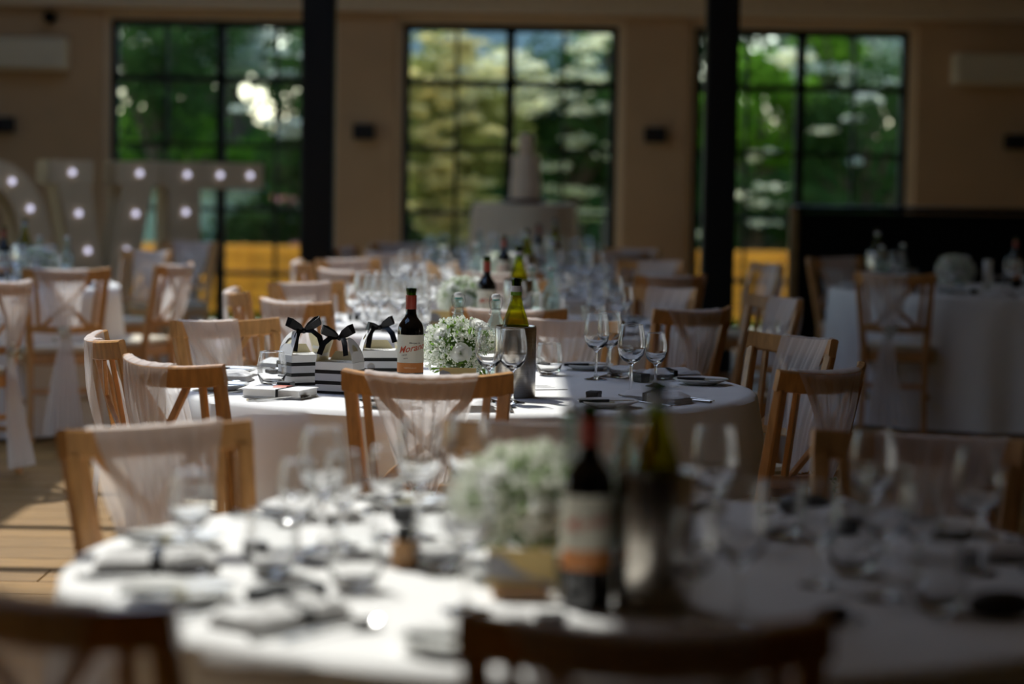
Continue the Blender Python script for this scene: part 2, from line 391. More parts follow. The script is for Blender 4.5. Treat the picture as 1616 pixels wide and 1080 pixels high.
# baseboards between the windows
k = 0
xs = -HX
for a, cc, t in holes + [(HX, HX, 0)]:
    k += 1
    if a - RV - xs > .1: struct(MB().bbox(((xs + a - RV) / 2, WY - .009, .06), (a - RV - xs, .016, .12), .003).build('baseboard_back', 'reveal'))
    xs = cc + RV
# steel columns
def column(px0, px1, Y, label):
    a = on_y(px0, 200, Y).x; b = on_y(px1, 200, Y).x; w_ = b - a
    t = empty('steel_column', ((a + b) / 2, Y, 0)); h = MB()
    h.bbox((0, 0, CH / 2 + .0), (w_, w_, CH), .012); h.build('shaft', 'black', t)
    MB().bbox((0, 0, .0075), (w_ + .12, w_ + .12, .015), .004).build('base_plate', 'black', t)
    tag(t, label, 'column', 'black columns in the hall')
column(477, 528, 15.6, 'square black column covering the right edge of the left window')
column(1111, 1162, 15.6, 'square black column standing in front of the right window')

# wall fittings
def sconce(px, py, label, wpx=34, hpx=24):
    p = on_y(px, py, WY - .06); t = empty('wall_light', (p.x, WY, p.z)); s_ = F / WY
    MB().bbox((0, -.055, 0), (wpx / s_, .10, hpx / s_), .006).build('shade', 'sconce', t)
    MB().bbox((0, -.003, 0), (.08, .006, .09), .002).build('back_plate', 'sconce', t)
    MB().lathe([(.035, 0), (.035, .01)], 14, (0, -.055, hpx / s_ / 2 - .004), True, True).build('lens', 'card', t)
    tag(t, label, 'wall light', 'small black wall lights between the windows')
sconce(5, 197, 'small black wall light at the left edge below the cream air conditioner')
sconce(574, 208, 'small black wall light left of the middle window')
sconce(1034, 213, 'small black wall light right of the middle window')
sconce(1603, 224, 'small black wall light on the dark wall at the far right')
def ac(x0, x1, y0, y1, label):
    p = on_y(x0, y0, WY - .2); q = on_y(x1, y1, WY - .2); W = q.x - p.x; H = p.z - q.z
    t = empty('air_conditioner', ((p.x + q.x) / 2, WY, (p.z + q.z) / 2))
    MB().bbox((0, -.11, 0), (W, .22, H), .02).build('casing', 'ac', t)
    MB().bbox((0, -.225, -H * .30), (W - .06, .012, H * .22), .004).build('louvre', 'ac', t)
    MB().bbox((0, -.222, H * .15), (W - .02, .006, H * .5), .003).build('front_panel', 'ac', t)
    tag(t, label, 'air conditioner', 'cream wall air conditioners')
ac(-120, 104, 55, 111, 'cream wall air conditioner at top left beside the left window')
ac(1507, 1740, 83, 138, 'cream wall air conditioner at top right beside the right window')
p = on_y(78, 27, WY - .1); t = empty('security_camera', (p.x, WY, p.z))
MB().lathe([(.05, 0), (.055, -.03), (.055, -.09)], 18, (0, 0, 0), True, True).build('housing', 'ac', t).rotation_euler = (PI / 2, 0, 0)
MB().ball((0, -.10, 0), .052, 14, 8).build('dome', 'black', t, True)
tag(t, 'round dark-domed security camera high on the wall above the air conditioner', 'camera')

# black bar at the right
BY = 16.6
a = on_y(1262, 326, BY); b = MB(); bw = HX - .3 - a.x
t = empty('bar_counter', (a.x, BY, 0)); Hb = a.z
for i in range(6):
    MB().bbox((bw * (i + .5) / 6, .02, Hb / 2 - .02), (bw / 6 - .012, .04, Hb - .06), .004).build('front_panel', 'bar', t)
MB().box((bw / 2, .35, Hb / 2 - .02), (bw, .60, Hb - .05)).build('body', 'bar', t)
MB().bbox((bw / 2, .31, Hb - .0125), (bw + .04, .72, .035), .006).build('worktop', 'bar', t)
MB().bbox((-.035, .02, Hb / 2), (.06, .07, Hb), .006).build('end_post', 'barwood', t)
tag(t, 'long black bar counter with a timber end post on the right below the wall', 'bar counter')

# ------------------------------------------------------------------ chair
LEAN = math.radians(12); CA, SA = math.cos(LEAN), math.sin(LEAN); SAG = .068
def bp(x, h, d): return Vector((x, -CA * d - SA * h, .45 + CA * h - SA * d))   # back-plane point
def rd(x, half=.215, sag=SAG): return sag * max(0, 1 - (x / half) ** 2)
RAILC = bp(0, .44, SAG * .5)
@builder
def chair():
    t = empty('dining_chair')
    xs = [-.215 + .43 * i / 14 for i in range(15)]
    MB().sweep([bp(x, .412, rd(x)) for x in xs], .057, .024, bp(0, 1, 0) - bp(0, 0, 0), .35).build('top_rail', 'wood', t, True)
    xl = [-.172 + .344 * i / 10 for i in range(11)]
    MB().sweep([bp(x, .135, rd(x, .215, .06)) for x in xl], .034, .02, bp(0, 1, 0) - bp(0, 0, 0)).build('lower_rail', 'wood', t, True)
    for s in (-1, 1):
        MB().sweep([Vector((s * .172, -.055, 0)), Vector((s * .166, -.012, .25)), bp(s * .166, 0, .008), bp(s * .178, .15, .006), bp(s * .197, .39, .008)],
                   [.032, .034, .038, .036, .034], [.03, .034, .036, .034, .026], (1, 0, 0)).build('rear_leg', 'wood', t, True)
        MB().sweep([bp(s * .133, .14, rd(.133, .215, .06)), bp(s * .155, .39, rd(.155))], .021, .015, (1, 0, 0)).build('slat', 'wood', t)
        MB().sweep([bp(s * .118, .145, rd(.118, .215, .06)), bp(0, .265, .055), bp(-s * .112, .388, rd(.112))], .022, .014 if s > 0 else .012, (1, 0, 0)).build('cross_bar', 'wood', t)
        MB().sweep([Vector((s * .195, .375, 0)), Vector((s * .192, .37, .43))], [.028, .038], [.028, .038], (1, 0, 0)).build('front_leg', 'wood', t)
        MB().sweep([Vector((s * .17, -.02, .20)), Vector((s * .192, .37, .20))], .018, .026, (1, 0, 0)).build('stretcher', 'wood', t)
    for y, z, hw in ((-.012, .26, .16), (.37, .28, .19)):
        MB().sweep([Vector((-hw, y, z)), Vector((hw, y, z))], .026, .018, (0, 0, 1)).build('stretcher', 'wood', t)
    se = MB(); ring = [(-.19, 0), (.19, 0), (.205, .12), (.215, .39), (.19, .41), (-.19, .41), (-.215, .39), (-.205, .12)]
    def slab(z0, z1, k): 
        n = 8; m_ = MB(); vs = []
        for z, kk in ((z0, k), (z0 + .006, 1), (z1 - .01, 1), (z1, k)): vs += [(x * kk, .2 + (y - .2) * kk, z) for x, y in ring]
        m_.add(vs, [tuple(range(8))[::-1], tuple(range(24, 32))] + [(q * 8 + i, q * 8 + (i + 1) % 8, q * 8 + 8 + (i + 1) % 8, q * 8 + 8 + i) for q in range(3) for i in range(8)]); return m_
    slab(.39, .447, .985).build('seat', 'wood', t)
    sp = slab(.447, .482, .93); sp.v = [(x * .95, .205 + (y - .205) * .93, z) for x, y, z in sp.v]; sp.build('seat_pad', 'cushion', t)
    return t
def make_sash(seed, cx, topw, frontw):
    def fn():
        rnd = random.Random(seed); t = empty('chair_sash')
        ph = [rnd.uniform(0, 6.28) for _ in range(5)]; kx = cx * .4
        def pl(s): return math.sin(s * 28 + ph[0]) * .5 + math.sin(s * 53 + ph[1]) * .35 + math.sin(s * 81 + ph[2]) * .2
        def back(s, tt):
            a = 2 * s - 1; hb = .440 - tt * .303; k = min(1, tt * 1.0)
            x = (cx + a * topw / 2) * (1 - k) + (kx + a * .03) * k
            x += .004 * math.sin(s * 50 + ph[3]) * math.sin(PI * k)
            amp = .0008 + .014 * math.sin(PI * min(1, k * .9)) + .004 * k
            return bp(x, hb - .018 * max(0, .0), rd(x) * (1 - k) + .068 * k + .0155 + amp * (1 + pl(s)) * .8)
        def front(s, tt):
            a = 2 * s - 1; hb = .440 - tt * .298
            x = (cx + a * topw / 2) * (1 - tt) + (kx + a * frontw / 2) * tt
            amp = .0015 + .010 * tt
            return bp(x, hb, (rd(x) - .0155) * (1 - tt) + .022 * tt - amp * (1 + pl(s + .3)) * .8 - .014 * math.sin(PI * min(1, tt * 1.0)))
        def over(s, tt):
            a = 2 * s - 1; x = cx + a * topw / 2; r_ = .0165
            an = -PI / 2 + PI * tt; wob = .002 * pl(s)
            return bp(x, .4425 + (.0045 + wob) * math.cos(an) * 1.0, rd(x) - r_ * math.sin(an) * 1.0)
        nu = 76
        MB().grid(back, nu, 12).build('back_drape', 'sheer', t, True)
        MB().grid(over, nu, 6).build('rail_fold', 'sheerd', t, True)
        MB().grid(front, nu, 12).build('front_drape', 'sheer', t, True)
        kp = bp(kx, .135, .098)
        kb = MB()
        kb.ball(kp, .026, 10, 6, .9); kn = kb.build('knot', 'sheerd', t, True)
        sg = MB(); lf = MB()
        for _ in range(9):
            d = Vector((rnd.gauss(0, .02), -abs(rnd.gauss(.02, .008)), rnd.gauss(0, .018))); sg.ball(kp + d, .008, 6, 4)
            q = kp + d * 1.2; e = Vector((rnd.uniform(-.03, .03), -.005, rnd.uniform(-.04, .02)))
            lf.add([q, q + e * .5 + Vector((.006, 0, .004)), q + e, q + e * .5 - Vector((.006, 0, .004))], [(0, 1, 2, 3)])
        sg.build('flower_sprig', 'bloom', kn, True); lf.build('sprig_leaves', 'leaf', kn)
        def tail(s, tt):
            a = 2 * s - 1; z = kp.z - .01 - tt * (kp.z - .07)
            x = kx + a * (.02 + .085 * tt ** .8) + .01 * math.sin(3 * tt + ph[4])
            return Vector((x, kp.y + .004 - .045 * tt - (.004 + .016 * tt) * (1 + pl(s)) , z))
        MB().grid(tail, nu, 12).build('tail', 'sheerd', t, True)
        return t
    return fn
builders['sash_a'] = make_sash(1, -.012, .29, .13); builders['sash_b'] = make_sash(2, .04, .27, .16); builders['sash_c'] = make_sash(3, -.05, .25, .12)

def face(vx, vy): return math.atan2(-vx, vy)     # yaw that turns local +y to (vx, vy)
NCH = [0]
def add_chair(px, py, facing, where, sash='sash_a', H=.88, mirror=False):
    p = on_z(px, py, H); rz = face(*facing)
    off = Matrix.Rotation(rz, 3, 'Z') @ Vector((0, RAILC.y, 0))
    loc = (p.x - off.x, p.y - off.y, 0)
    place('chair', loc, rz, 'wooden chair ' + where, 'chair', 'wooden cross-back dining chairs')
    s = place(sash, loc, rz, 'white sash on the chair ' + where, 'sash', 'white chiffon chair sashes')
    if mirror: s.scale = (-1, 1, 1)
CH_ = [
 # table 1 (nearest)
 (1020, 975, (0, 1), 'silhouetted black at the bottom centre of the picture', 'sash_a', 0),
 (48, 925, (.62, .78), 'silhouetted black in the bottom left corner', 'sash_a', 0),
 (237, 668, (.62, -.78), 'behind the left end of the nearest table', 'sash_a', 0),
 (870, 665, (-.05, -1), 'behind the blurred flowers of the nearest table', 'sash_a', 0),
 (1455, 684, (-.35, -.93), 'behind the right end of the nearest table, in deep shade', 'sash_b', 1),
 # table 2
 (673, 587, (.06, 1), 'in front of the middle table below the red wine bottle', 'sash_a', 0),
 (258, 568, (.72, .70), 'at the near left of the middle table', 'sash_c', 0),
 (160, 529, (.96, .28), 'at the left of the middle table, seen almost end-on', 'sash_b', 0),
 (349, 503, (.66, -.75), 'at the far left of the middle table behind the tumbler', 'sash_c', 1),
 (890, 503, (-.2, -1), 'behind the middle table right of the wine cooler', 'sash_a', 0),
 (1262, 529, (-.84, -.54), 'at the right end of the middle table, facing left', 'sash_b', 0),
 (1313, 579, (-.78, .62), 'at the near right of the middle table, seen from behind', 'sash_b', 0),
 # table 3
 (803, 487, (0, 1), 'in front of the third table behind the wine cooler', 'sash_a', 0),
 (457, 473, (.7, .7), 'at the near left of the third table', 'sash_a', 0),
 (371, 457, (.97, .2), 'at the left of the third table, end-on with white highlight', 'sash_b', 0),
 (477, 445, (.7, -.72), 'at the far left of the third table', 'sash_a', 0),
 (1103, 486, (-.68, .73), 'at the near right of the third table', 'sash_b', 0),
 (1047, 453, (-.62, -.78), 'at the far right of the third table', 'sash_b', 1),
 (1232, 468, (-.9, -.42), 'at the right of the third table', 'sash_b', 0),
 (800, 440, (0, -1), 'on the far side of the third table behind its bottles', 'sash_a', 0),
 # table 4
 (545, 426, (.6, .8), 'at the near left of the fourth table', 'sash_c', 0),
 (474, 412, (.97, .2), 'at the left of the fourth table beside the left column', 'sash_b', 0),
 (545, 408, (.6, -.8), 'at the far left of the fourth table', 'sash_a', 0),
 (790, 430, (0, 1), 'in front of the fourth table', 'sash_a', 0),
 (1063, 434, (-.5, .87), 'at the near right of the fourth table', 'sash_b', 0),
 (1030, 410, (-.4, -.92), 'at the far right of the fourth table', 'sash_b', 0),
 (1217, 415, (-.95, -.3), 'at the right of the fourth table before the timber planter', 'sash_b', 0),
 # table 5
 (625, 383, (.4, -.9), 'at the far left of the fifth table', 'sash_a', 0),
 (540, 390, (.9, -.2), 'at the left of the fifth table', 'sash_c', 0),
 (1000, 392, (-.5, -.86), 'at the far right of the fifth table', 'sash_b', 0),
 (615, 398, (.5, .86), 'at the near left of the fifth table', 'sash_c', 0),
 (985, 398, (-.5, .86), 'at the near right of the fifth table', 'sash_b', 0),
 # left side tables
 (107, 423, (-.35, .94), 'at the near side of the left table by the letters', 'sash_b', 0),
 (283, 416, (-.95, .3), 'at the right of the left table with sunlit sash edge', 'sash_b', 0),
 (238, 395, (-.6, -.8), 'at the far right of the left table, in shade', 'sash_a', 0),
 (302, 381, (-.3, -.95), 'in shade in front of the letter E', 'sash_a', 0),
 (18, 442, (-.93, .36), 'cut by the left edge of the picture', 'sash_a', 0),
 # right side
 (1412, 431, (.25, .97), 'in front of the right table, in shade', 'sash_c', 0),
 (1312, 406, (.5, -.86), 'at the far left of the right table', 'sash_c', 0),
]
for px, py, fc, wh, sa, mi in CH_: add_chair(px, py, fc, wh, sa, mirror=bool(mi))

# ------------------------------------------------------------------ tables
TZ = .753
def cloth(cx, cy, R, seed, label, H=.75, hem=.015, name='tablecloth', nf=15, group='white cloths on the round tables'):
    rnd = random.Random(seed); ph = [rnd.uniform(0, 6.28) for _ in range(6)]
    rings = [(r, H + .002, 0) for r in (0.001, R * .3, R * .6, R * .85, R * .955, R * .985)] + [(R + .001, H - .002, 0), (R + .006, H - .012, .01)]
    for k in range(1, 14):
        t = k / 13; rings.append((R + .008 + .075 * t, H - .012 - t * (H - .012 - hem), t))
    n = 160; vs = []
    for r, z, t in rings:
        for i in range(n):
            a = 2 * PI * i / n
            f = math.sin(nf * a + ph[0] + .8 * math.sin(3 * a + ph[1])) * .6 + math.sin((nf * 2 - 5) * a + ph[2]) * .25 + math.sin(5 * a + ph[3]) * .3
            rr = r + .036 * (t ** .9) * f + (.006 if t > 0 else 0)
            vs.append((rr * math.cos(a), rr * math.sin(a), z + (0 if t == 0 else 0)))
    fs = [(q * n + i, q * n + (i + 1) % n, q * n + n + (i + 1) % n, q * n + n + i) for q in range(len(rings) - 1) for i in range(n)]
    fs.append(tuple(range(n)))
    o = MB().add(vs, fs).build(name, 'cloth' if R > .5 else 'warmlit', None, True); o.location = (cx, cy, 0); tag(o, label, 'tablecloth', group); return o
@builder
def table():
    t = empty('round_table')
    MB().lathe([(.84, .715), (.862, .718), (.862, .745), (.84, .748)], 48, (0, 0, 0), True, True).build('tabletop', 'wood', t)
    for k in range(4):
        a = PI / 4 + k * PI / 2
        MB().sweep([Vector((.6 * math.cos(a), .6 * math.sin(a), 0)), Vector((.55 * math.cos(a), .55 * math.sin(a), .716))], .035, .035).build('leg', 'black', t)
    return t
TABLES = {
 'nearest table': (.165, 3.90, 11), 'middle table': (-.150, 7.20, 12), 'third table': (-.09, 10.05, 13), 'fourth table': (-.06, 13.05, 14),
 'fifth table': (-.03, 15.95, 15), 'left table': (-2.98, 12.85, 16), 'right table': (2.72, 14.0, 17)}
desc = {'nearest table': 'blurred in the foreground', 'middle table': 'in sharp focus under the striped boxes', 'third table': 'just behind the middle table', 'fourth table': 'further back before the cake',
        'fifth table': 'furthest back before the cake table', 'left table': 'at the left below the big letters', 'right table': 'in shade before the black bar'}
for k, (x, y, sd) in TABLES.items():
    place('table', (x, y, 0), 0, 'round table under its cloth, the %s %s' % (k, desc[k]), 'table', 'round banquet tables')
    cloth(x, y, .87, sd, 'white floor-length cloth on the %s %s' % (k, desc[k]))

# ------------------------------------------------------------------ tableware
def glassware(name, prof_bowl, prof_solid, rim):
    def fn():
        t = empty(name)
        MB().lathe(prof_solid, 24, (0, 0, 0), True, True).build('stem' if name != 'tumbler' else 'base', 'solid', t, True)
        MB().lathe(prof_bowl, 28, (0, 0, 0), False, False).build('bowl', 'glass', t, True)
        MB().tube([(rim[0] * math.cos(a), rim[0] * math.sin(a), rim[1]) for a in [2 * PI * i / 28 for i in range(28)]], .0009, 5, True).build('rim', 'solid', t, True)
        return t
    return fn
def wine(sc, hs):   # hs stem height
    b = [(.010, 0), (.024, .008), (.034, .022), (.039, .042), (.0385, .065), (.035, .088), (.031, .108)]
    pb = [(r * sc, hs + z * sc) for r, z in b[3:]]
    ps = [(.034 * sc, 0), (.035 * sc, .0015), (.020 * sc, .004), (.007, .009), (.004, .02), (.0038, hs - .015), (.005, hs - .006)] + [(r * sc, hs + z * sc) for r, z in b[:4]] + [(r * sc, hs + z * sc) for r, z in ((.0378, .042), (.0322, .0255), (.0215, .013), (.009, .0075), (.001, .0065))]
    return pb, ps, (pb[-1][0], pb[-1][1])
builders['wine_big'] = glassware('wine_glass', *wine(1.03, .093)); builders['wine_small'] = glassware('wine_glass', *wine(.86, .068))
tb = [(.0425, .035), (.0435, .055), (.040, .08), (.036, .100)]
builders['tumbler'] = glassware('tumbler', tb, [(.024, 0), (.029, .002), (.0365, .015), (.0425, .035), (.0412, .035), (.034, .018), (.025, .0125), (.001, .011)], tb[-1])
@builder
def plate():
    return MB().lathe([(.030, 0), (.048, .001), (.052, .004), (.078, .013), (.084, .0165), (.0845, .0185), (.078, .0165), (.052, .007), (.030, .004), (.001, .004)], 40, (0, 0, 0), True, True).build('side_plate', 'plate', None, True)
@builder
def knife():
    t = empty('table_knife')
    MB().sweep([(0, -.11, .004), (0, -.02, .004)], [.011, .008], [.007, .006], (1, 0, 0)).build('handle', 'steel', t)
    MB().add([(-.004, -.02, .003), (.006, -.02, .003), (.010, .02, .003), (.009, .07, .003), (.002, .105, .003), (-.004, .09, .003)] + [(x, y, .0048) for x, y in ((-.004, -.02), (.006, -.02), (.010, .02), (.009, .07), (.002, .105), (-.004, .09))],
             [(5, 4, 3, 2, 1, 0), (6, 7, 8, 9, 10, 11)] + [(i, (i + 1) % 6, 6 + (i + 1) % 6, 6 + i) for i in range(6)]).build('blade', 'steel', t)
    return t
@builder
def fork():
    t = empty('table_fork')
    MB().sweep([(0, -.10, .004), (0, -.03, .006), (0, .03, .010), (0, .048, .008)], [.013, .007, .006, .020], [.003, .004, .003, .002], (1, 0, 0)).build('handle', 'steel', t)
    for x in (-.0085, -.003, .003, .0085): MB().sweep([(x, .046, .008), (x, .075, .005), (x * .95, .098, .009)], [.003, .003, .0018], .002, (1, 0, 0)).build('tine', 'steel', t)
    return t
@builder
def spoon():
    t = empty('dessert_spoon')
    MB().sweep([(0, -.09, .004), (0, 0, .007), (0, .04, .008)], [.012, .006, .007], [.003, .004, .003], (1, 0, 0)).build('handle', 'steel', t)
    MB().grid(lambda u, v: Vector((.019 * v * math.cos(2 * PI * u), .066 + .029 * v * math.sin(2 * PI * u), .001 + .009 * v * v)), 18, 5, True).build('bowl', 'steel', t, True)
    return t
@builder
def butter_knife():
    t = empty('butter_knife')
    MB().sweep([(-.085, 0, .004), (0, 0, .004)], .009, .008, (0, 1, 0)).build('handle', 'blackbox', t)
    MB().bbox((.035, 0, .004), (.075, .016, .002), .0008).build('blade', 'steel', t)
    return t
@builder
def butter():
    t = MB().bbox((0, 0, .007), (.034, .024, .012), .004).build('butter_portion', 'butter', None); return t
def napk(seed):
    def fn():
        rnd = random.Random(seed); t = empty('folded_napkin'); ph = rnd.uniform(0, 6); b = MB()
        for k, (L, W_, z) in enumerate(((.20, .105, .0), (.196, .10, .008), (.19, .098, .016))):
            def top(u, v, k=k, L=L, W_=W_, z=z):
                x = (u - .5) * W_ * (1 + .06 * math.sin(5 * v + ph)); y = (v - .5) * L
                e = min(u, 1 - u, v, 1 - v) * 8; hh = .010 * min(1, e ** .5 if e > 0 else 0)
                return Vector((x, y, z + hh + .003 * math.sin(9 * u + 4 * v + ph) * min(1, e) * (k + 1) * .7 + .001))
            b.grid(top, 12, 16); b.grid(lambda u, v: Vector(((u - .5) * W_, (v - .5) * L, z + .001)), 2, 2)
        b.build('linen', 'napkin', t, True)
        MB().sweep([(-.056, .0, .002), (-.056, .0, .028), (0, .004, .034), (.056, .0, .028), (.056, 0, .002)], .014, .001, (0, 1, 0)).build('ribbon', 'bsat', t)
        return t
    return fn
builders['napkin_a'] = napk(3); builders['napkin_b'] = napk(8)
@builder
def favour():
    t = empty('favour_box')
    MB().bbox((0, 0, .012), (.040, .034, .024), .0015).build('tray', 'blackbox', t)
    MB().bbox((0, 0, .0215), (.0415, .0355, .010), .0015).build('lid', 'blackbox', t)
    return t
@builder
def menu():
    t = empty('menu_card')
    MB().bbox((0, 0, .0012), (.10, .15, .0016), .0004).build('card', 'card', t)
    for i in range(6): MB().box((0, .05 - i * .017, .0022), (.06 - (i % 2) * .02, .003, .0003)).build('printed_line', 'grey', t)
    return t
@builder
def red_bottle():
    t = empty('red_wine_bottle')
    MB().lathe([(.034, 0), (.0375, .004), (.0378, .176), (.0368, .187), (.033, .198), (.025, .209), (.0185, .217), (.0155, .227), (.0148, .242)], 32, (0, 0, 0), True, False).build('body', 'bottle', t, True)
    MB().lathe([(.0150, .240), (.0153, .2415), (.0155, .280), (.0148, .2805)], 24, (0, 0, 0), False, False).build('foil_capsule', 'red', t, True)
    MB().lathe([(.0138, .279), (.0138, .2905), (.0155, .291), (.0155, .2985), (.0142, .300), (.0115, .300), (.0105, .285)], 24, (0, 0, 0), False, False).build('lip', 'grring', t, True)
    a0, a1 = -PI / 2 - 1.35, -PI / 2 + 1.35
    MB().lathe([(.0383, .060), (.0383, .168)], 30, (0, 0, 0), False, False, a0, a1).build('label', 'label', t, True)
    MB().lathe([(.0386, .060), (.0386, .088)], 30, (0, 0, 0), False, False, a0, a1).build('label_band', 'orange', t, True)
    def text(s_, size, z, xo, m, nm, shear=.35):
        cu = bpy.data.curves.new(nm, 'FONT'); cu.body = s_; cu.size = size; cu.shear = shear; cu.align_x = 'CENTER'; cu.resolution_u = 3; cu.offset = size * .012
        ob = bpy.data.objects.new(nm, cu); col.objects.link(ob)
        dg = bpy.context.evaluated_depsgraph_get(); me = bpy.data.meshes.new_from_object(ob.evaluated_get(dg)); bpy.data.objects.remove(ob)
        for v in me.vertices:
            x, y = v.co.x + xo, v.co.y; y += x * .18 if shear else 0
            an = -PI / 2 + x / .0389; v.co = (.0389 * math.cos(an), .0389 * math.sin(an), z + y)
        me.materials.clear(); me.materials.append(MT[m]); o = bpy.data.objects.new(nm, me); col.objects.link(o); o.parent = t
    text('Morano', .0265, .121, .006, 'redtext', 'printed_name')
    text('Marques de', .0070, .143, .014, 'darktext', 'printed_name', .0)
    text('crianza', .006, .112, -.018, 'darktext', 'printed_name', .3)
    text('~~', .012, .100, -.014, 'darktext', 'printed_name', .3)
    text('TEMPRANILLO', .0058, .072, .0, 'paletext', 'printed_name', .0)
    return t
@builder
def bucket():
    t = empty('wine_cooler')
    MB().lathe([(.056, 0), (.0585, .003), (.0590, .198), (.0575, .2005), (.0545, .2005), (.0535, .196), (.0535, .012), (.001, .012)], 48, (0, 0, 0), True, False).build('cylinder', 'bucket', t, True)
    MB().tube([(.0572 * math.cos(2 * PI * i / 40), .0572 * math.sin(2 * PI * i / 40), .2000) for i in range(40)], .0016, 6, True).build('rim', 'steel', t, True)
    return t
@builder
def white_bottle():
    t = empty('white_wine_bottle')
    MB().lathe([(.038, 0), (.041, .004), (.041, .12), (.040, .15)], 32, (0, 0, 0), True, False).build('lower_body', 'wine', t, True)
    MB().lathe([(.040, .15), (.0375, .168), (.030, .195), (.021, .22), (.0158, .242), (.0150, .252)], 32, (0, 0, 0), False, False).build('shoulder', 'grglass', t, True)
    MB().lathe([(.0385, .02), (.0388, .13), (.036, .160), (.001, .1605)], 32, (0, 0, 0), True, False).build('wine', 'wine', t, True)
    MB().lathe([(.0154, .252), (.0154, .262)], 24, (0, 0, 0), False, False).build('neck_band', 'stem', t, True)
    MB().lathe([(.0156, .262), (.0152, .279)], 24, (0, 0, 0), False, False).build('neck_label', 'lilac', t, True)
    MB().lathe([(.0135, .278), (.0135, .290), (.0155, .2905), (.0155, .2985), (.014, .300), (.011, .300), (.0105, .28)], 24, (0, 0, 0), False, False).build('lip', 'grring', t, True)
    return t
@builder
def water():
    t = empty('swing_top_bottle')
    MB().lathe([(.036, 0), (.040, .004), (.040, .135), (.037, .155), (.026, .180), (.0165, .200), (.0145, .215), (.0145, .240), (.0165, .242), (.0165, .252), (.0135, .2535)], 28, (0, 0, 0), True, False).build('body', 'teal', t, True)
    MB().lathe([(.0125, .251), (.0125, .256)], 18, (0, 0, 0), True, True).build('seal', 'tealseal', t)
    MB().lathe([(.013, .256), (.0155, .259), (.0155, .266), (.012, .2725), (.001, .274)], 20, (0, 0, 0), True, False).build('stopper', 'ceramic', t, True)
    w_ = MB()
    for s in (-1, 1):
        w_.tube([(s * .012, 0, .266), (s * .021, 0, .264), (s * .0235, -.002, .245), (s * .019, -.004, .226), (s * .0165, 0, .221)], .0012, 5)
        w_.tube([(s * .0165, 0, .221), (s * .021, -.010, .205), (s * .012, -.020, .202), (0, -.021, .202)], .0011, 5)
    w_.tube([(.0165 * math.cos(a), .0165 * math.sin(a), .222) for a in [2 * PI * i / 18 for i in range(18)]], .0011, 5, True)
    w_.build('wire_bail', 'wire', t, True)
    return t
def rosem(b, c, R, up_, rnd):
    up_ = Vector(up_).normalized(); a = up_.orthogonal().normalized(); e = up_.cross(a); c = Vector(c)
    n = 15
    for k in range(n):
        f = k / (n - 1); th = k * 2.4; rad = R * (.10 + .72 * f); h = R * (.62 - .35 * f); w_ = .9 - .2 * f
        def g(u, v, th=th, rad=rad, h=h, w_=w_, f=f):
            ang = th + (u - .5) * (2.6 - 1.1 * f) ; rr = rad * (.35 + .65 * v ** .7) + R * .16 * f * v * v
            z = -R * .35 + (h + R * .35) * v - R * .30 * f * max(0, v - .75) - R * .15 * abs(u - .5) * 2 * v
            return c + a * (rr * math.cos(ang)) + e * (rr * math.sin(ang)) + up_ * z
        b.grid(g, 7, 5)
@builder
def flowers():
    rnd = random.Random(5); t = empty('flower_centrepiece'); R = .105
    MB().lathe([(.045, 0), (.055, .004), (.062, .05), (.058, .07), (.054, .07), (.056, .05), (.04, .01), (.001, .01)], 28, (0, 0, 0), True, False).build('bowl', 'glass', t, True)
    roses = [((.004, -.104, .103), .035, (0.0, -1, .22)), ((-.052, -.066, .155), .029, (-.45, -.8, .6)), ((.055, -.045, .178), .032, (.35, -.55, .8)), ((.08, .05, .13), .028, (.8, .5, .5)), ((-.07, .06, .13), .028, (-.8, .5, .6))]
    rp = [Vector(r[0]) for r in roses]
    b = MB(); st = MB(); cnt = 0
    while cnt < 3400:
        d = Vector((rnd.gauss(0, 1), rnd.gauss(0, 1), rnd.gauss(.25, 1))).normalized()
        if d.z < -.55: continue
        k = rnd.uniform(.84, 1.10); q = Vector((d.x * R * k, d.y * R * k, .105 + d.z * .088 * k))
        if any((q - p_).length < .036 for p_ in rp): continue
        for _ in range(4):
            p_ = q + Vector((rnd.gauss(0, .005), rnd.gauss(0, .005), rnd.gauss(0, .005))); b.octa(p_, rnd.uniform(.0026, .0042)); cnt += 1
        if cnt % 3 == 0:
            i_ = Vector((q.x * .72, q.y * .72, .105 + (q.z - .105) * .72)); st.tube([i_, q], .0006, 3)
    b.build('gypsophila', 'bloom', t, False, kind='stuff'); 
    for _ in range(260):
        d = Vector((rnd.gauss(0, 1), rnd.gauss(0, 1), rnd.gauss(.1, 1))).normalized(); k = rnd.uniform(.75, .95); q = Vector((d.x * R * k, d.y * R * k, .105 + d.z * .085 * k))
        if q.z < .04: continue
        e = d.orthogonal().normalized() * .006; l = (d + Vector((rnd.gauss(0, .4), rnd.gauss(0, .4), .5))).normalized() * .026
        st.add([q, q + l * .5 + e, q + l, q + l * .5 - e], [(0, 1, 2, 3)])
    st.build('stems', 'stem', t, False, kind='stuff')
    co = MB().ball((0, 0, .10), .066, 16, 10); co.build('foliage_core', 'leaf', t, True)
    for c_, r_, u_ in roses:
        m_ = MB(); rosem(m_, c_, r_, u_, rnd); m_.build('rose', 'rose', t, True)
    return t
@builder
def number_card():
    t = empty('table_number_sign')
    MB().bbox((0, 0, .010), (.085, .030, .020), .003).build('wood_block', 'wood', t)
    MB().bbox((0, 0, .046), (.105, .003, .058), .0008).build('card', 'yellow', t)
    MB().prism([(-.052, .018), (.050, .018), (.050, .026), (.02, .032), (-.008, .045), (-.024, .062), (-.042, .068), (-.052, .064)], -.0026, -.0017).build('printed_shape', 'grey', t)
    MB().prism([(-.052, .018), (.03, .018), (.03, .027), (-.052, .029)], -.0034, -.0027).build('printed_band', 'yellow', t)
    return t
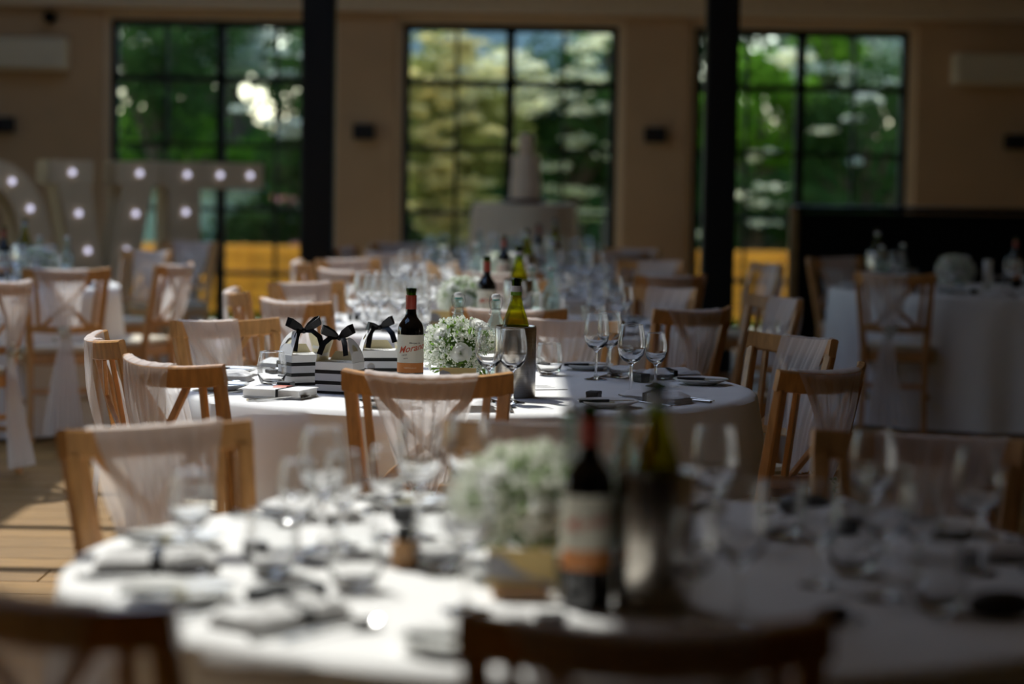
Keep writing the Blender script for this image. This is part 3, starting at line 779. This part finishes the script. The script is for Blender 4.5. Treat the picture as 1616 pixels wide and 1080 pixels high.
def ribbon(pts, w_, b, side): b.sweep(pts, w_, .0008, side, .1)
def gable(seed):
    def fn():
        rnd = random.Random(seed); t = empty('gable_box'); W, D, H = .115, .088, .090
        MB().bbox((0, 0, H / 2), (W, D, H), .0012).build('body', 'card', t)
        for z, nm, m_, hh in ((.062, 'black_stripe', 'bsat', .0105), (.031, 'black_stripe', 'bsat', .0105), (.0465, 'grey_band', 'lilac', .0205)):
            MB().box((0, 0, z), (W + .0012, D + .0012, hh)).build(nm, m_, t)
        MB().box((0, 0, .004), (W + .0012, D + .0012, .007)).build('black_stripe', 'bsat', t)
        # two arched end flaps leaning in
        for s in (-1, 1):
            o_ = []; i_ = []
            for k in range(17):
                a = PI * k / 16; o_.append((D / 2 * math.cos(a), .068 * math.sin(a) ** .8)); i_.append((D / 2 * .42 * math.cos(a), .030 + .018 * math.sin(a)))
            def P(y, z, th): k_ = z / .068; return Vector((s * (W / 2 - .0008 - th - .030 * k_ ** 1.6), y, H + z))
            vo = [P(y, z, 0) for y, z in o_]; vi = [P(y, z, 0) for y, z in i_]; vo2 = [P(y, z, .0012) for y, z in o_]; vi2 = [P(y, z, .0012) for y, z in i_]
            n = 17; b = MB(); vs = vo + vi + vo2 + vi2; fs = []
            for k in range(n - 1):
                fs += [(k, k + 1, n + k + 1, n + k), (2 * n + k, 3 * n + k, 3 * n + k + 1, 2 * n + k + 1), (k, 2 * n + k, 2 * n + k + 1, k + 1)]
            fs += [(0, n, 2 * n - 1, n - 1), (2 * n, 3 * n - 1, 4 * n - 1, 3 * n)]
            b.add(vs, fs); b.build('end_flap', 'card', t)
            # cream lining on the inner side
            li = [v + Vector((-s * .0008, 0, 0)) for v in vo2]; b2 = MB().add(li, [tuple(range(n))]); b2.build('flap_lining', 'cream', t)
        MB().prism([(-W / 2 + .01, H), (W / 2 - .01, H), (W / 2 - .028, H + .026), (-W / 2 + .028, H + .026)], D / 2 - .006, D / 2 - .005).build('back_flap', 'cream', t)
        # squiggle printed on the lid
        MB().tube([(-.03 + .003 * i, -.015 + .005 * math.sin(i * 1.9), H + .0008) for i in range(20)], .0009, 4).build('printed_script', 'ceramic', t)
        b = MB(); c = Vector((0, -.006, H + .066))
        for s in (-1, 1):
            an = rnd.uniform(-.5, .5); e = Vector((s * math.cos(an), math.sin(an), 0)); q = Vector((0, -1, 0)); L = rnd.uniform(.040, .055); zz = rnd.uniform(.004, .034)
            pts = [c, c + e * L * .4 + q * .012 + Vector((0, 0, zz * .5)), c + e * L * .85 + q * .013 + Vector((0, 0, zz)), c + e * L + Vector((0, 0, zz * 1.15)), c + e * L * .85 - q * .011 + Vector((0, 0, zz)), c + e * L * .4 - q * .010 + Vector((0, 0, zz * .5)), c]
            b.sweep(pts, [.010, .022, .026, .024, .026, .022, .010], .0008, (-.35 * s, -.25, 1), .1)
            pts = [c, c + e * .02 + Vector((0, -.014, .002)), c + e * .034 + Vector((0, -.030, -.014)), c + e * .042 + Vector((0, -.038, -.030 - .03 * rnd.random()))]
            b.sweep(pts, [.010, .016, .017, .016], .0008, (1, 0, .6 * s), .1)
        ribbon([c + Vector((-.028, 0, -.003)), c + Vector((0, 0, .003)), c + Vector((.028, 0, -.003))], .014, b, (0, 1, 0))
        b.ball(c + Vector((0, 0, .002)), .009, 8, 5); b.build('ribbon_bow', 'bsat', t, True)
        return t
    return fn
for k in range(3): builders['gable%d' % k] = gable(20 + k)
@builder
def keepsake():
    t = empty('keepsake_book')
    MB().bbox((0, 0, .002), (.135, .175, .003), .001).build('back_cover', 'card', t)
    MB().bbox((0, 0, .013), (.130, .168, .018), .001).build('pages', 'plate', t)
    MB().bbox((0, 0, .0235), (.137, .177, .003), .001).build('front_cover', 'card', t)
    MB().prism([(-.02, 0), (.03, .0), (.035, .004), (-.01, .006)], -.02, .02).build('printed_picture', 'redtext', t).location = (0.01, .0, .0235)
    MB().sweep([(-.069, -.02, .003), (-.069, -.02, .026), (.069, -.02, .026), (.069, -.02, .003)], .008, .0008, (0, 1, 0)).build('ribbon', 'bsat', t)
    return t

GG = {'wine_big': ('large stemmed wine glass', 'wine glass', 'stemmed wine glasses'), 'wine_small': ('small stemmed wine glass', 'wine glass', 'stemmed wine glasses'), 'tumbler': ('stemless glass tumbler', 'tumbler', 'stemless tumblers')}
def tglass(kind, px, py, where, rz=0):
    p = on_z(px, py, TZ); g = GG[kind]; place(kind, (p.x, p.y, TZ), rz, g[0] + ' ' + where, g[1], g[2])
def dirname(a):
    a = (math.degrees(a)) % 360
    return ['right', 'far right', 'far', 'far left', 'left', 'near left', 'near', 'near right'][int((a + 22.5) // 45) % 8]
rs = random.Random(99)
def setting(tn, ang, glasses=True, nap=True, where=None):
    cx, cy, _ = TABLES[tn]; a = math.radians(ang); e = Vector((math.cos(a), math.sin(a))); tg = Vector((-e.y, e.x))   # tg: to the sitter's right (he faces -e)
    seat = where or '%s seat of the %s' % (dirname(a), tn)
    def P(r, t_): j = lambda: rs.uniform(-.008, .008); return (cx + e.x * (r + j()) + tg.x * (t_ + j()), cy + e.y * (r + j()) + tg.y * (t_ + j()), TZ)
    rz = a + PI / 2                   # local +y points at the table centre
    if nap: place(rs.choice(['napkin_a', 'napkin_b']), P(.725, 0), rz + rs.uniform(-.2, .2), 'folded white napkin with black ribbon at the ' + seat, 'napkin', 'folded white napkins')
    place('plate', P(.71, -.225), 0, 'white side plate at the ' + seat, 'plate', 'white side plates')
    pp = P(.71, -.225); 
    place('butter', (pp[0], pp[1], TZ + .004), rs.uniform(0, 3), 'wrapped butter portion on the side plate at the ' + seat, 'butter', 'wrapped butter portions')
    place('butter_knife', (pp[0] + .0, pp[1] - .025, TZ + .0145), rs.uniform(-.5, .5), 'black-handled butter knife on the side plate at the ' + seat, 'butter knife', 'butter knives on the side plates')
    place('fork', P(.74, -.095), rz, 'steel dinner fork at the ' + seat, 'fork', 'steel dinner forks')
    place('knife', P(.74, .085), rz, 'steel dinner knife at the ' + seat, 'knife', 'steel dinner knives')
    place('spoon', P(.74, .112), rz, 'steel dessert spoon at the ' + seat, 'spoon', 'steel dessert spoons')
    place('favour', P(.575, -.10), rz + rs.uniform(-.5, .5), 'small black favour box at the ' + seat, 'gift box', 'small black favour boxes')
    place('menu', P(.56, .0), rz + rs.uniform(-.3, .3), 'printed menu card lying flat at the ' + seat, 'menu card', 'printed menu cards') if rs.random() < .35 else None
    if glasses:
        for k_, r_, t_ in (('wine_big', .52, .10), ('wine_small', .56, .175), ('tumbler', .44, .05)):
            g = GG[k_]; place(k_, P(r_, t_), 0, '%s at the %s' % (g[0], seat), g[1], g[2])

def centre(tn, fl, rb, bk, wt, card, tnm, fs=1.0):
    def L(p): return (p[0], p[1], TZ)
    place('flowers', L(fl), 0, 'white gypsophila and rose centrepiece on the ' + tnm, 'flowers', 'white flower centrepieces', scale=fs)
    place('red_bottle', L(rb), rs.uniform(-.15, .25), 'dark red wine bottle with cream and orange label on the ' + tnm, 'wine bottle', 'red wine bottles')
    place('bucket', L(bk), 0, 'brushed steel wine cooler on the ' + tnm, 'wine cooler', 'steel wine coolers')
    place('white_bottle', (bk[0], bk[1], TZ + .036), 0, 'green white-wine bottle standing in the cooler on the ' + tnm, 'wine bottle', 'white wine bottles in coolers')
    for i, q in enumerate(wt):
        place('water', L(q), rs.uniform(-.3, .3), 'clear swing-top water bottle, the %s one on the %s' % (('left', 'right')[i], tnm), 'water bottle', 'swing-top water bottles', scale=.92)
    if card: place('number_card', L(card), rs.uniform(-.1, .1), 'yellow and grey table number card in a wooden block on the ' + tnm, 'table number', 'table number cards')
def Z(px, py, z=TZ): p = on_z(px, py, z); return (p.x, p.y)

# --- table 2, in focus
pl = Z(725, 607)
centre('middle table', pl, Z(647, 620), Z(812, 626), [Z(722, 586), Z(781, 590)], Z(722, 622), 'middle table')
place('menu', (*Z(858, 612), TZ), .3, 'printed white card lying beside the wine cooler on the middle table', 'menu card', 'printed menu cards')
place('gable0', (*Z(477, 606), TZ), .55, 'striped white gable box with black bow, left of the three on the middle table', 'gift box', 'striped gable boxes')
place('gable1', (*Z(536, 620), TZ), -.32, 'striped white gable box with black bow, front of the three on the middle table', 'gift box', 'striped gable boxes')
place('gable2', (*Z(598, 598), TZ), .18, 'striped white gable box with open bow beside the red wine bottle, with yellow sticker', 'gift box', 'striped gable boxes')
g2 = protos['gable2']; st_ = MB().lathe([(.012, 0), (.012, .0006)], 20, (0, 0, 0), True, True).build('round_sticker', 'yellow', g2); st_.rotation_euler = (PI / 2, 0, 0); st_.location = (-.030, -.0440, .040)
place('keepsake', (*Z(442, 626), TZ), 1.25, 'white boxed book with black ribbon on the left of the middle table', 'book')
for k, x, y, wh in (('wine_big', 940, 599, 'standing left of the four tall glasses on the middle table'), ('wine_big', 961, 595, 'second of the four tall glasses on the middle table'),
                    ('wine_big', 995, 624, 'nearest of the four tall glasses on the middle table'), ('wine_small', 1034, 610, 'rightmost of the four tall glasses on the middle table'),
                    ('wine_big', 808, 636, 'in front of the steel cooler on the middle table'), ('wine_big', 771, 634, 'in front of the flowers on the middle table'),
                    ('tumbler', 429, 609, 'left of the striped boxes on the middle table'), ('tumbler', 978, 596, 'among the four tall glasses on the middle table'),
                    ('tumbler', 742, 590, 'behind the flowers on the middle table'), ('tumbler', 866, 592, 'right of the cooler on the middle table')): tglass(k, x, y, wh)
for a in (222, 180, 140, 75, 28, -39, 273): setting('middle table', a, glasses=False, nap=a != 222)
# --- table 1
centre('nearest table', Z(850, 903), Z(925, 958), Z(1030, 958), [Z(897, 880), Z(982, 880)], Z(822, 945), 'nearest table', (1.28, 1.28, 1.03))
for k, x, y, wh in (('wine_big', 508, 868, 'left of the wooden block on the nearest table'), ('wine_small', 470, 880, 'far left of the nearest table'),
                    ('wine_big', 738, 838, 'left of the blurred flowers on the nearest table'), ('wine_big', 735, 965, 'at the near left of the yellow card on the nearest table'),
                    ('tumbler', 690, 900, 'left of the yellow card on the nearest table'), ('wine_big', 1165, 990, 'in shade right of the cooler on the nearest table'),
                    ('wine_small', 1092, 985, 'touching the cooler edge on the nearest table'), ('wine_big', 1125, 860, 'behind and right of the cooler on the nearest table'),
                    ('wine_big', 1395, 945, 'in the right middle of the nearest table'), ('wine_small', 1450, 925, 'right of the right middle glass on the nearest table'),
                    ('wine_big', 1375, 868, 'at the far right of the nearest table'), ('tumbler', 1345, 905, 'in the right middle of the nearest table'), ('tumbler', 560, 930, 'in the left middle of the nearest table'),
                    ('tumbler', 1230, 850, 'behind right of the cooler on the nearest table'), ('wine_small', 610, 850, 'behind the wooden block on the nearest table')): tglass(k, x, y, wh)
for k, x, y, wh in (('wine_small', 540, 862, 'just left of the wooden block on the nearest table'), ('wine_big', 660, 850, 'right behind the wooden block on the nearest table'),
                    ('wine_small', 300, 905, 'near the left end of the nearest table'), ('wine_big', 1540, 905, 'near the right end of the nearest table'), ('wine_small', 1290, 925, 'between the shaded glasses of the nearest table'),
                    ('tumbler', 1480, 965, 'near the right front of the nearest table'), ('tumbler', 430, 905, 'left of the wine glasses on the nearest table')): tglass(k, x, y, wh)
for a in (228, 188, 137, 95, 52, 12, 270): setting('nearest table', a, glasses=False)
t = empty('wooden_block', (*Z(640, 895), TZ), .2); MB().bbox((0, 0, .022), (.045, .03, .044), .003).build('block', 'wood', t); MB().bbox((0, 0, .056), (.03, .02, .024), .003).build('dark_top', 'blackbox', t)
tag(t, 'small wooden block with dark top left of the flowers on the nearest table', 'block')
for (px_, py_, rz_, sc_, lb) in ((432, 958, .3, 1.0, 'small black rounded pouch at the near left of the nearest table'), (1270, 815, -.1, 1.15, 'small black rounded pouch at the far right edge of the nearest table'), (1578, 975, .1, 1.1, 'small black rounded pouch at the right of the nearest table'), (1312, 985, .5, .7, 'small black rounded pouch right of the silhouetted chair')):
    p = on_z(px_, py_, TZ); t = empty('black_pouch', (p.x, p.y, TZ), rz_)
    MB().grid(lambda u, v: Vector((.044 * sc_ * math.sin(PI * v) ** .6 * math.cos(2 * PI * u), .026 * sc_ * math.sin(PI * v) ** .6 * math.sin(2 * PI * u), .018 * sc_ * (1 - math.cos(PI * v)))), 20, 10, True).build('pouch', 'blackbox', t, True)
    MB().tube([(.04 * sc_, -.01, .02 * sc_), (.055 * sc_, -.02, .012), (.07 * sc_, -.012, .003), (.062 * sc_, .004, .003)], .0018, 5).build('cord', 'bsat', t)
    tag(t, lb, 'pouch', 'small black pouches')
# --- tables 3, 4, 5
centre('third table', Z(733, 512), Z(767, 524), Z(817, 519), [Z(838, 512), Z(868, 518)], Z(700, 520), 'third table')
centre('fourth table', (-.06, 13.15), (-.05, 12.75), (.07, 12.70), [(.20, 12.95), (-.2, 13.0)], (-.12, 12.7), 'fourth table')
centre('fifth table', (-.03, 16.05), (.16, 15.75), (.27, 15.9), [(-.22, 15.8), (.05, 15.6)], None, 'fifth table')
for tn in ('third table', 'fourth table', 'fifth table'):
    for a in (270, 225, 180, 135, 90, 45, 0, -45): setting(tn, a)
ex = [('wine_big', x, y) for x, y in ((572, 506), (588, 512), (602, 503), (618, 514), (634, 505), (648, 516), (662, 504), (676, 513), (598, 522), (628, 524), (664, 526))]
for i, (k, x, y) in enumerate(ex): tglass(k, x, y, 'in the %s row of the third table cluster, ' % ('front' if y > 520 else 'middle' if y > 508 else 'back') + ['first', 'first', 'second', 'second', 'third', 'third', 'fourth', 'fourth', 'first', 'second', 'third'][i] + ' from left')
# kraft bow-shaped box on the fourth table
p = on_z(697, 452, TZ); t = empty('kraft_favour_bag', (p.x, p.y, TZ), .2)
MB().prism([(-.085, 0), (.085, 0), (.09, .08), (.082, .135), (.06, .125), (.0, .098), (-.05, .125), (-.078, .14), (-.088, .09)], -.03, .03).build('bag', 'kraft', t)
MB().bbox((.0, 0, .0), (.172, .062, .03), .004).build('paper_band', 'card', t).location = (0, 0, .02)
tag(t, 'kraft paper bag with two raised corners on the fourth table', 'bag')
# --- left and right side tables
centre('left table', (-2.50, 12.72), (-2.72, 12.9), (-2.66, 13.15), [(-2.40, 13.0), (-2.55, 13.0)], None, 'left table')
centre('right table', (2.55, 13.95), (2.95, 14.2), (2.15, 14.3), [(2.10, 13.8), (2.30, 14.3)], None, 'right table')
for a in (310, 350, 30, 270): setting('left table', a)
for a in (180, 225, 265, 300, 140): setting('right table', a)
p = on_z(1558, 458, TZ); t = empty('pillar_candle', (p.x, p.y, TZ))
MB().lathe([(.028, 0), (.028, .17), (.024, .175), (.006, .170)], 20, (0, 0, 0), True, True).build('wax', 'candle', t, True); MB().tube([(0, 0, .168), (.001, 0, .185)], .0015, 5).build('wick', 'blackbox', t)
tag(t, 'tall white pillar candle on the right table', 'candle')

# ------------------------------------------------------------------ big letters
LY = 17.0; LTH = math.radians(36); LD = .20
def letter(px, poly_list, bulbs, label, Y, ww=1.0):
    p = on_y(px, 300, Y); t = empty('light_up_letter', (p.x, p.y, 0), LTH)
    b = MB()
    for poly in poly_list: b.prism(poly, 0, LD)
    b.build('letter_body', 'letter', t)
    f = MB()
    for x, z in bulbs:
        MB().ball((x, -.02, z), .021, 10, 6).build('bulb', 'bulb', t, True)
        MB().lathe([(.026, 0), (.026, .008)], 12, (x, 0, z), True, True).build('socket', 'ac', t)
    tag(t, label, 'letter', 'large white light-up letters')
H = 1.42
# V
V = [[(-.44, H), (-.44, H - .17), (-.10, H - .17), (-.10, H)], [(.08, H), (.08, H - .17), (.42, H - .17), (.42, H)],
     [(-.37, H - .165), (-.12, H - .165), (.08, .0), (-.10, 0)], [(.40 - .03, H - .165), (.13, H - .165), (-.08, 0), (.10, 0)]]
letter(168, V, [(-.27, H - .085), (.25, H - .085), (-.22, H - .37), (.22, H - .37), (.15, H - .63), (-.15, H - .63), (-.09, H - .9), (.09, H - .9)], 'white light-up letter V left of the left window', LY)
E = [[(-.42, H), (-.42, H - .19), (.42, H - .19), (.42, H)], [(-.36, H - .185), (-.36, .18), (-.10, .18), (-.10, H - .185)], [(-.42, .185), (-.42, 0), (.42, 0), (.42, .185)], [(-.11, .80), (-.11, .62), (.0, .62), (.0, .80)]]
letter(336, E, [(-.22, H - .09), (.05, H - .09), (.30, H - .09), (-.23, H - .36), (-.23, H - .63), (-.23, H - .9), (-.22, .1), (.05, .1), (.3, .1)], 'white light-up letter E in front of the left window', LY + .62)
O = []
for k in range(20):
    a0, a1 = 2 * PI * k / 20, 2 * PI * (k + 1) / 20
    O.append([(.44 * math.cos(a0), H / 2 + H / 2 * math.sin(a0)), (.44 * math.cos(a1), H / 2 + H / 2 * math.sin(a1)), (.20 * math.cos(a1), H / 2 + (H / 2 - .2) * math.sin(a1)), (.20 * math.cos(a0), H / 2 + (H / 2 - .2) * math.sin(a0))])
letter(-8, O, [(.32 * math.cos(a), H / 2 + .60 * math.sin(a)) for a in [2 * PI * k / 12 + .15 for k in range(12)]], 'white light-up letter O cut by the left edge of the picture', LY - .62)

# ------------------------------------------------------------------ cake
CY = 18.1
c0 = on_y(827, 322, CY); zt = c0.z; 
cloth(c0.x, CY, .375, 40, 'ivory cloth on the tall round cake table before the middle window', H=zt, nf=9, group='ivory cloth of the cake table')
t = empty('cake_table', (c0.x, CY, 0)); MB().lathe([(.36, zt - .03), (.368, zt - .028), (.368, zt - .004), (.36, zt - .003)], 32, (0, 0, 0), True, True).build('tabletop', 'wood', t)
MB().lathe([(.22, 0), (.22, .015), (.03, .03), (.03, zt - .03)], 20, (0, 0, 0), True, True).build('pedestal', 'black', t); tag(t, 'tall round pedestal table under the wedding cake', 'table')
t = empty('wedding_cake', (c0.x + .01, CY, zt + .002))
MB().lathe([(.14, 0), (.145, .004), (.145, .03), (.14, .035), (.05, .036)], 28, (0, 0, 0), True, True).build('cake_stand', 'board', t, True)
for r_, z0, z1 in ((.114, .036, .20), (.105, .199, .36), (.056, .359, .525)):
    MB().lathe([(r_, z0), (r_, z1 - .012), (r_ - .004, z1 - .003), (r_ - .012, z1), (.001, z1)], 32, (0, 0, 0), True, False).build('tier', 'cake', t, True)
tag(t, 'slim tiered wedding cake on a dark stand in front of the middle window', 'cake')

# ------------------------------------------------------------------ garden
gd = struct(MB().box((0, 45, -.09), (60, 50.2, .1)).build('ground', 'grass'))
pt = None
for i in range(12):
    for j in range(3):
        if pt is None: pt = MB().bbox((0, 0, 0), (.74, .74, .05), .006).build('paving_slab', 'patio', gd); o = pt
        else: o = pt.copy(); col.objects.link(o); o.parent = gd
        o.location = (-4.2 + i * .75, 20.2 + j * .75, -.035)
def planter(x0, x1, Y, H, label):
    t = empty('timber_planter', ((x0 + x1) / 2, Y, 0)); W = x1 - x0; n = 5; hb = H / n; pk_ = None
    m = int(W / 1.0)
    for k in range(n):
        for q in range(m):
            if pk_ is None: pk_ = MB().bbox((0, 0, 0), (W / m - .01, .04, hb - .012), .004).build('board', 'timber', t); o = pk_
            else: o = pk_.copy(); col.objects.link(o); o.parent = t
            o.location = (-W / 2 + (q + .5) * W / m, 0, hb * (k + .5))
    MB().box((0, .3, H / 2 - .03), (W, .54, H - .08)).build('soil', 'bark', t)
    for q in range(m + 1): MB().bbox((-W / 2 + q * W / m, -.03, H / 2), (.06, .03, H), .004).build('post', 'timber', t)
    tag(t, label, 'planter')
planter(-3.9, -1.2, 23.0, .66, 'orange timber planter outside the left window'); planter(1.2, 4.0, 23.0, .68, 'orange timber planter outside the right window')
def leaves(b, rnd, c, rad, n, size, flat=1.0, tilt=1.0):
    for _ in range(n):
        d = Vector((rnd.gauss(0, 1), rnd.gauss(0, 1), rnd.gauss(0, 1))).normalized() * rnd.random() ** .4
        q = Vector(c) + Vector((d.x * rad[0], d.y * rad[1], d.z * rad[2]))
        nrm = Vector((rnd.gauss(0, tilt), rnd.gauss(0, tilt), 1)).normalized(); a = nrm.orthogonal().normalized(); a.rotate(Matrix.Rotation(rnd.uniform(0, 6.28), 3, nrm)); e = nrm.cross(a)
        s_ = size * rnd.uniform(.6, 1.3); b.add([q - a * s_, q + e * s_ * .55, q + a * s_, q - e * s_ * .55], [(0, 1, 2, 3)])
def tree(name, x, Y, crown, label, lm, n=3500, size=.06, trunk=True, blossom=None, cat='tree', seed=0):
    rnd = random.Random(seed); t = empty(name, (x, Y, -.04)); b = MB()
    zc, rx, ry, rz = crown
    blobs = []
    for _ in range(26):
        d = Vector((rnd.gauss(0, 1), rnd.gauss(0, 1), rnd.gauss(0, 1))).normalized() * rnd.uniform(.4, .95)
        blobs.append((d.x * rx, d.y * ry, zc + d.z * rz))
    for q in blobs: leaves(b, rnd, q, (rx * .33, ry * .33, rz * .28), n // 26, size)
    b.build('crown', lm, t, kind='stuff')
    if True:
        MB().tube([(0, 0, 0), (.03, 0, zc * .4), (-.04, .02, zc)], [.11, .09, .05], 8).build('trunk', 'bark', t, True)
        br = MB()
        for q in blobs[:10]: br.tube([(-.02, 0, zc * .55), Vector(q)], [.04, .015], 5)
        br.build('branches', 'bark', t, True)
    if blossom:
        bm_, k, cr = blossom; bb = MB()
        for _ in range(k):
            a = rnd.uniform(PI, 2 * PI); 
            zz = zc + rz * rnd.uniform(-.95, .98); fr_ = math.sqrt(max(.05, 1 - ((zz - zc) / rz) ** 2))
            q = (rx * fr_ * math.cos(a) * rnd.uniform(.1, 1), -ry * fr_ * rnd.uniform(.75, 1.08), zz)
            leaves(bb, rnd, q, (cr * rnd.uniform(.6, 1.5), cr, cr * .28), 46, .042, tilt=.5)
        bb.build('blossom', bm_, t, kind='stuff')
    tag(t, label, cat); return t
def TX(px, Y): return on_y(px, 200, Y).x
# rear screen of trees
for i in range(9):
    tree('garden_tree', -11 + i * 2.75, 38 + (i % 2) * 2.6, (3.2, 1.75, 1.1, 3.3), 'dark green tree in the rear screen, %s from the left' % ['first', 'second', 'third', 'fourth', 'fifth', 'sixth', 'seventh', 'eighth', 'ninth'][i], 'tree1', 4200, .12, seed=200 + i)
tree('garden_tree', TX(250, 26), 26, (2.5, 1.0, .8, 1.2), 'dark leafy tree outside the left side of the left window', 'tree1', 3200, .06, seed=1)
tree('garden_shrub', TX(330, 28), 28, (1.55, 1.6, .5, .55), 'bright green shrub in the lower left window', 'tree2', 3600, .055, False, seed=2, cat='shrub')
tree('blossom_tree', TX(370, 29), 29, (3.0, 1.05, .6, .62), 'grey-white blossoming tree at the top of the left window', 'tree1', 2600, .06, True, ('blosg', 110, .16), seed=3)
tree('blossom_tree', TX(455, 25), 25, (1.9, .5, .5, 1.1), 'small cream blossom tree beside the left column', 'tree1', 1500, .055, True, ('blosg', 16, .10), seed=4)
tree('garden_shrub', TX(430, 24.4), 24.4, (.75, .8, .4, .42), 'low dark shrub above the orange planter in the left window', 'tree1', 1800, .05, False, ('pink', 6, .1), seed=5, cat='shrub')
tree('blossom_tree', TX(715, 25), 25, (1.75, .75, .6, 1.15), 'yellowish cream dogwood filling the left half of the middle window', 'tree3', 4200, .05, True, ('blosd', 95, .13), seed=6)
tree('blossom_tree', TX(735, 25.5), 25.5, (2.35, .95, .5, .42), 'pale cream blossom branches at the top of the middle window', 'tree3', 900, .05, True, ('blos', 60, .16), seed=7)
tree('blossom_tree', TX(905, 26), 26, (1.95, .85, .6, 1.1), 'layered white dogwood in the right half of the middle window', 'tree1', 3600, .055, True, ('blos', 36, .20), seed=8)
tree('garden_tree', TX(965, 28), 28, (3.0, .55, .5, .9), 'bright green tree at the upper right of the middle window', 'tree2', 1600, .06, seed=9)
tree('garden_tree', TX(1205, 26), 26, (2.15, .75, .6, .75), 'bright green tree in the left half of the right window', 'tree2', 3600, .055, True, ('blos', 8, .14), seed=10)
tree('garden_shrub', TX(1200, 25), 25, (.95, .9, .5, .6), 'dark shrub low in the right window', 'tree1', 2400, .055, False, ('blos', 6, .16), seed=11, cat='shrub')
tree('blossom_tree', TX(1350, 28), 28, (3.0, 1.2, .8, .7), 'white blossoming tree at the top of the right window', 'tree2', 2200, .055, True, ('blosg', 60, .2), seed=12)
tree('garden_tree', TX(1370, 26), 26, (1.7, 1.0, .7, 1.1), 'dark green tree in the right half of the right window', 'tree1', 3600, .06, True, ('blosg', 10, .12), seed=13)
t = empty('evergreen_hedge', (0, 34.6, -.04)); b = MB(); hr = random.Random(77)
MB().box((0, .45, 1.0), (24, .7, 2.0)).build('inner_growth', 'tree1', t)
for i in range(9000):
    q = Vector((hr.uniform(-12, 12), hr.uniform(-.25, .1), hr.uniform(0, 2.1))); e = Vector((hr.gauss(0, .1), hr.gauss(0, .03), hr.gauss(0, .1))); g = Vector((e.z, .02, -e.x)) * .6
    b.add([q - e, q + g, q + e, q - g], [(0, 1, 2, 3)])
b.build('hedge_leaves', 'tree1', t, kind='stuff'); tag(t, 'long dark clipped hedge across the back of the garden', 'hedge')
# distant house seen in the top of the middle window
hx = on_y(745, 100, 33.5)
t = empty('distant_house', (hx.x + .2, 36.2, 0)); 
MB().box((0, 1.2, 1.45), (4.4, 2.4, 2.9)).build('wall', 'housew', t); MB().prism([(-2.5, 2.85), (2.5, 2.85), (1.7, 4.3), (-1.7, 4.3)], -.1, 2.5).build('roof', 'slate', t)
for k in (-1.2, .1, 1.3): MB().bbox((k, -.02, 2.0), (.7, .06, .9), .01).build('window', 'frame', t)
tag(t, 'slate-roofed house beyond the trees at the top of the middle window', 'house')
# pale teal shed
p0 = on_y(300, 300, 24.6); t = empty('garden_shed', (p0.x, 24.6, -.04))
n = 9
for k in range(n): MB().bbox((-.62 + k * .155, 0, .62), (.147, .03, 1.24), .003).build('board', 'shed', t)
MB().box((0, .5, .61), (1.3, .9, 1.2)).build('body', 'shed', t)
MB().prism([(-.8, 1.2), (.8, 1.2), (0, 1.42)], -.1, 1.1).build('roof', 'slate', t)
tag(t, 'low pale teal garden shed seen between the big letters', 'shed')
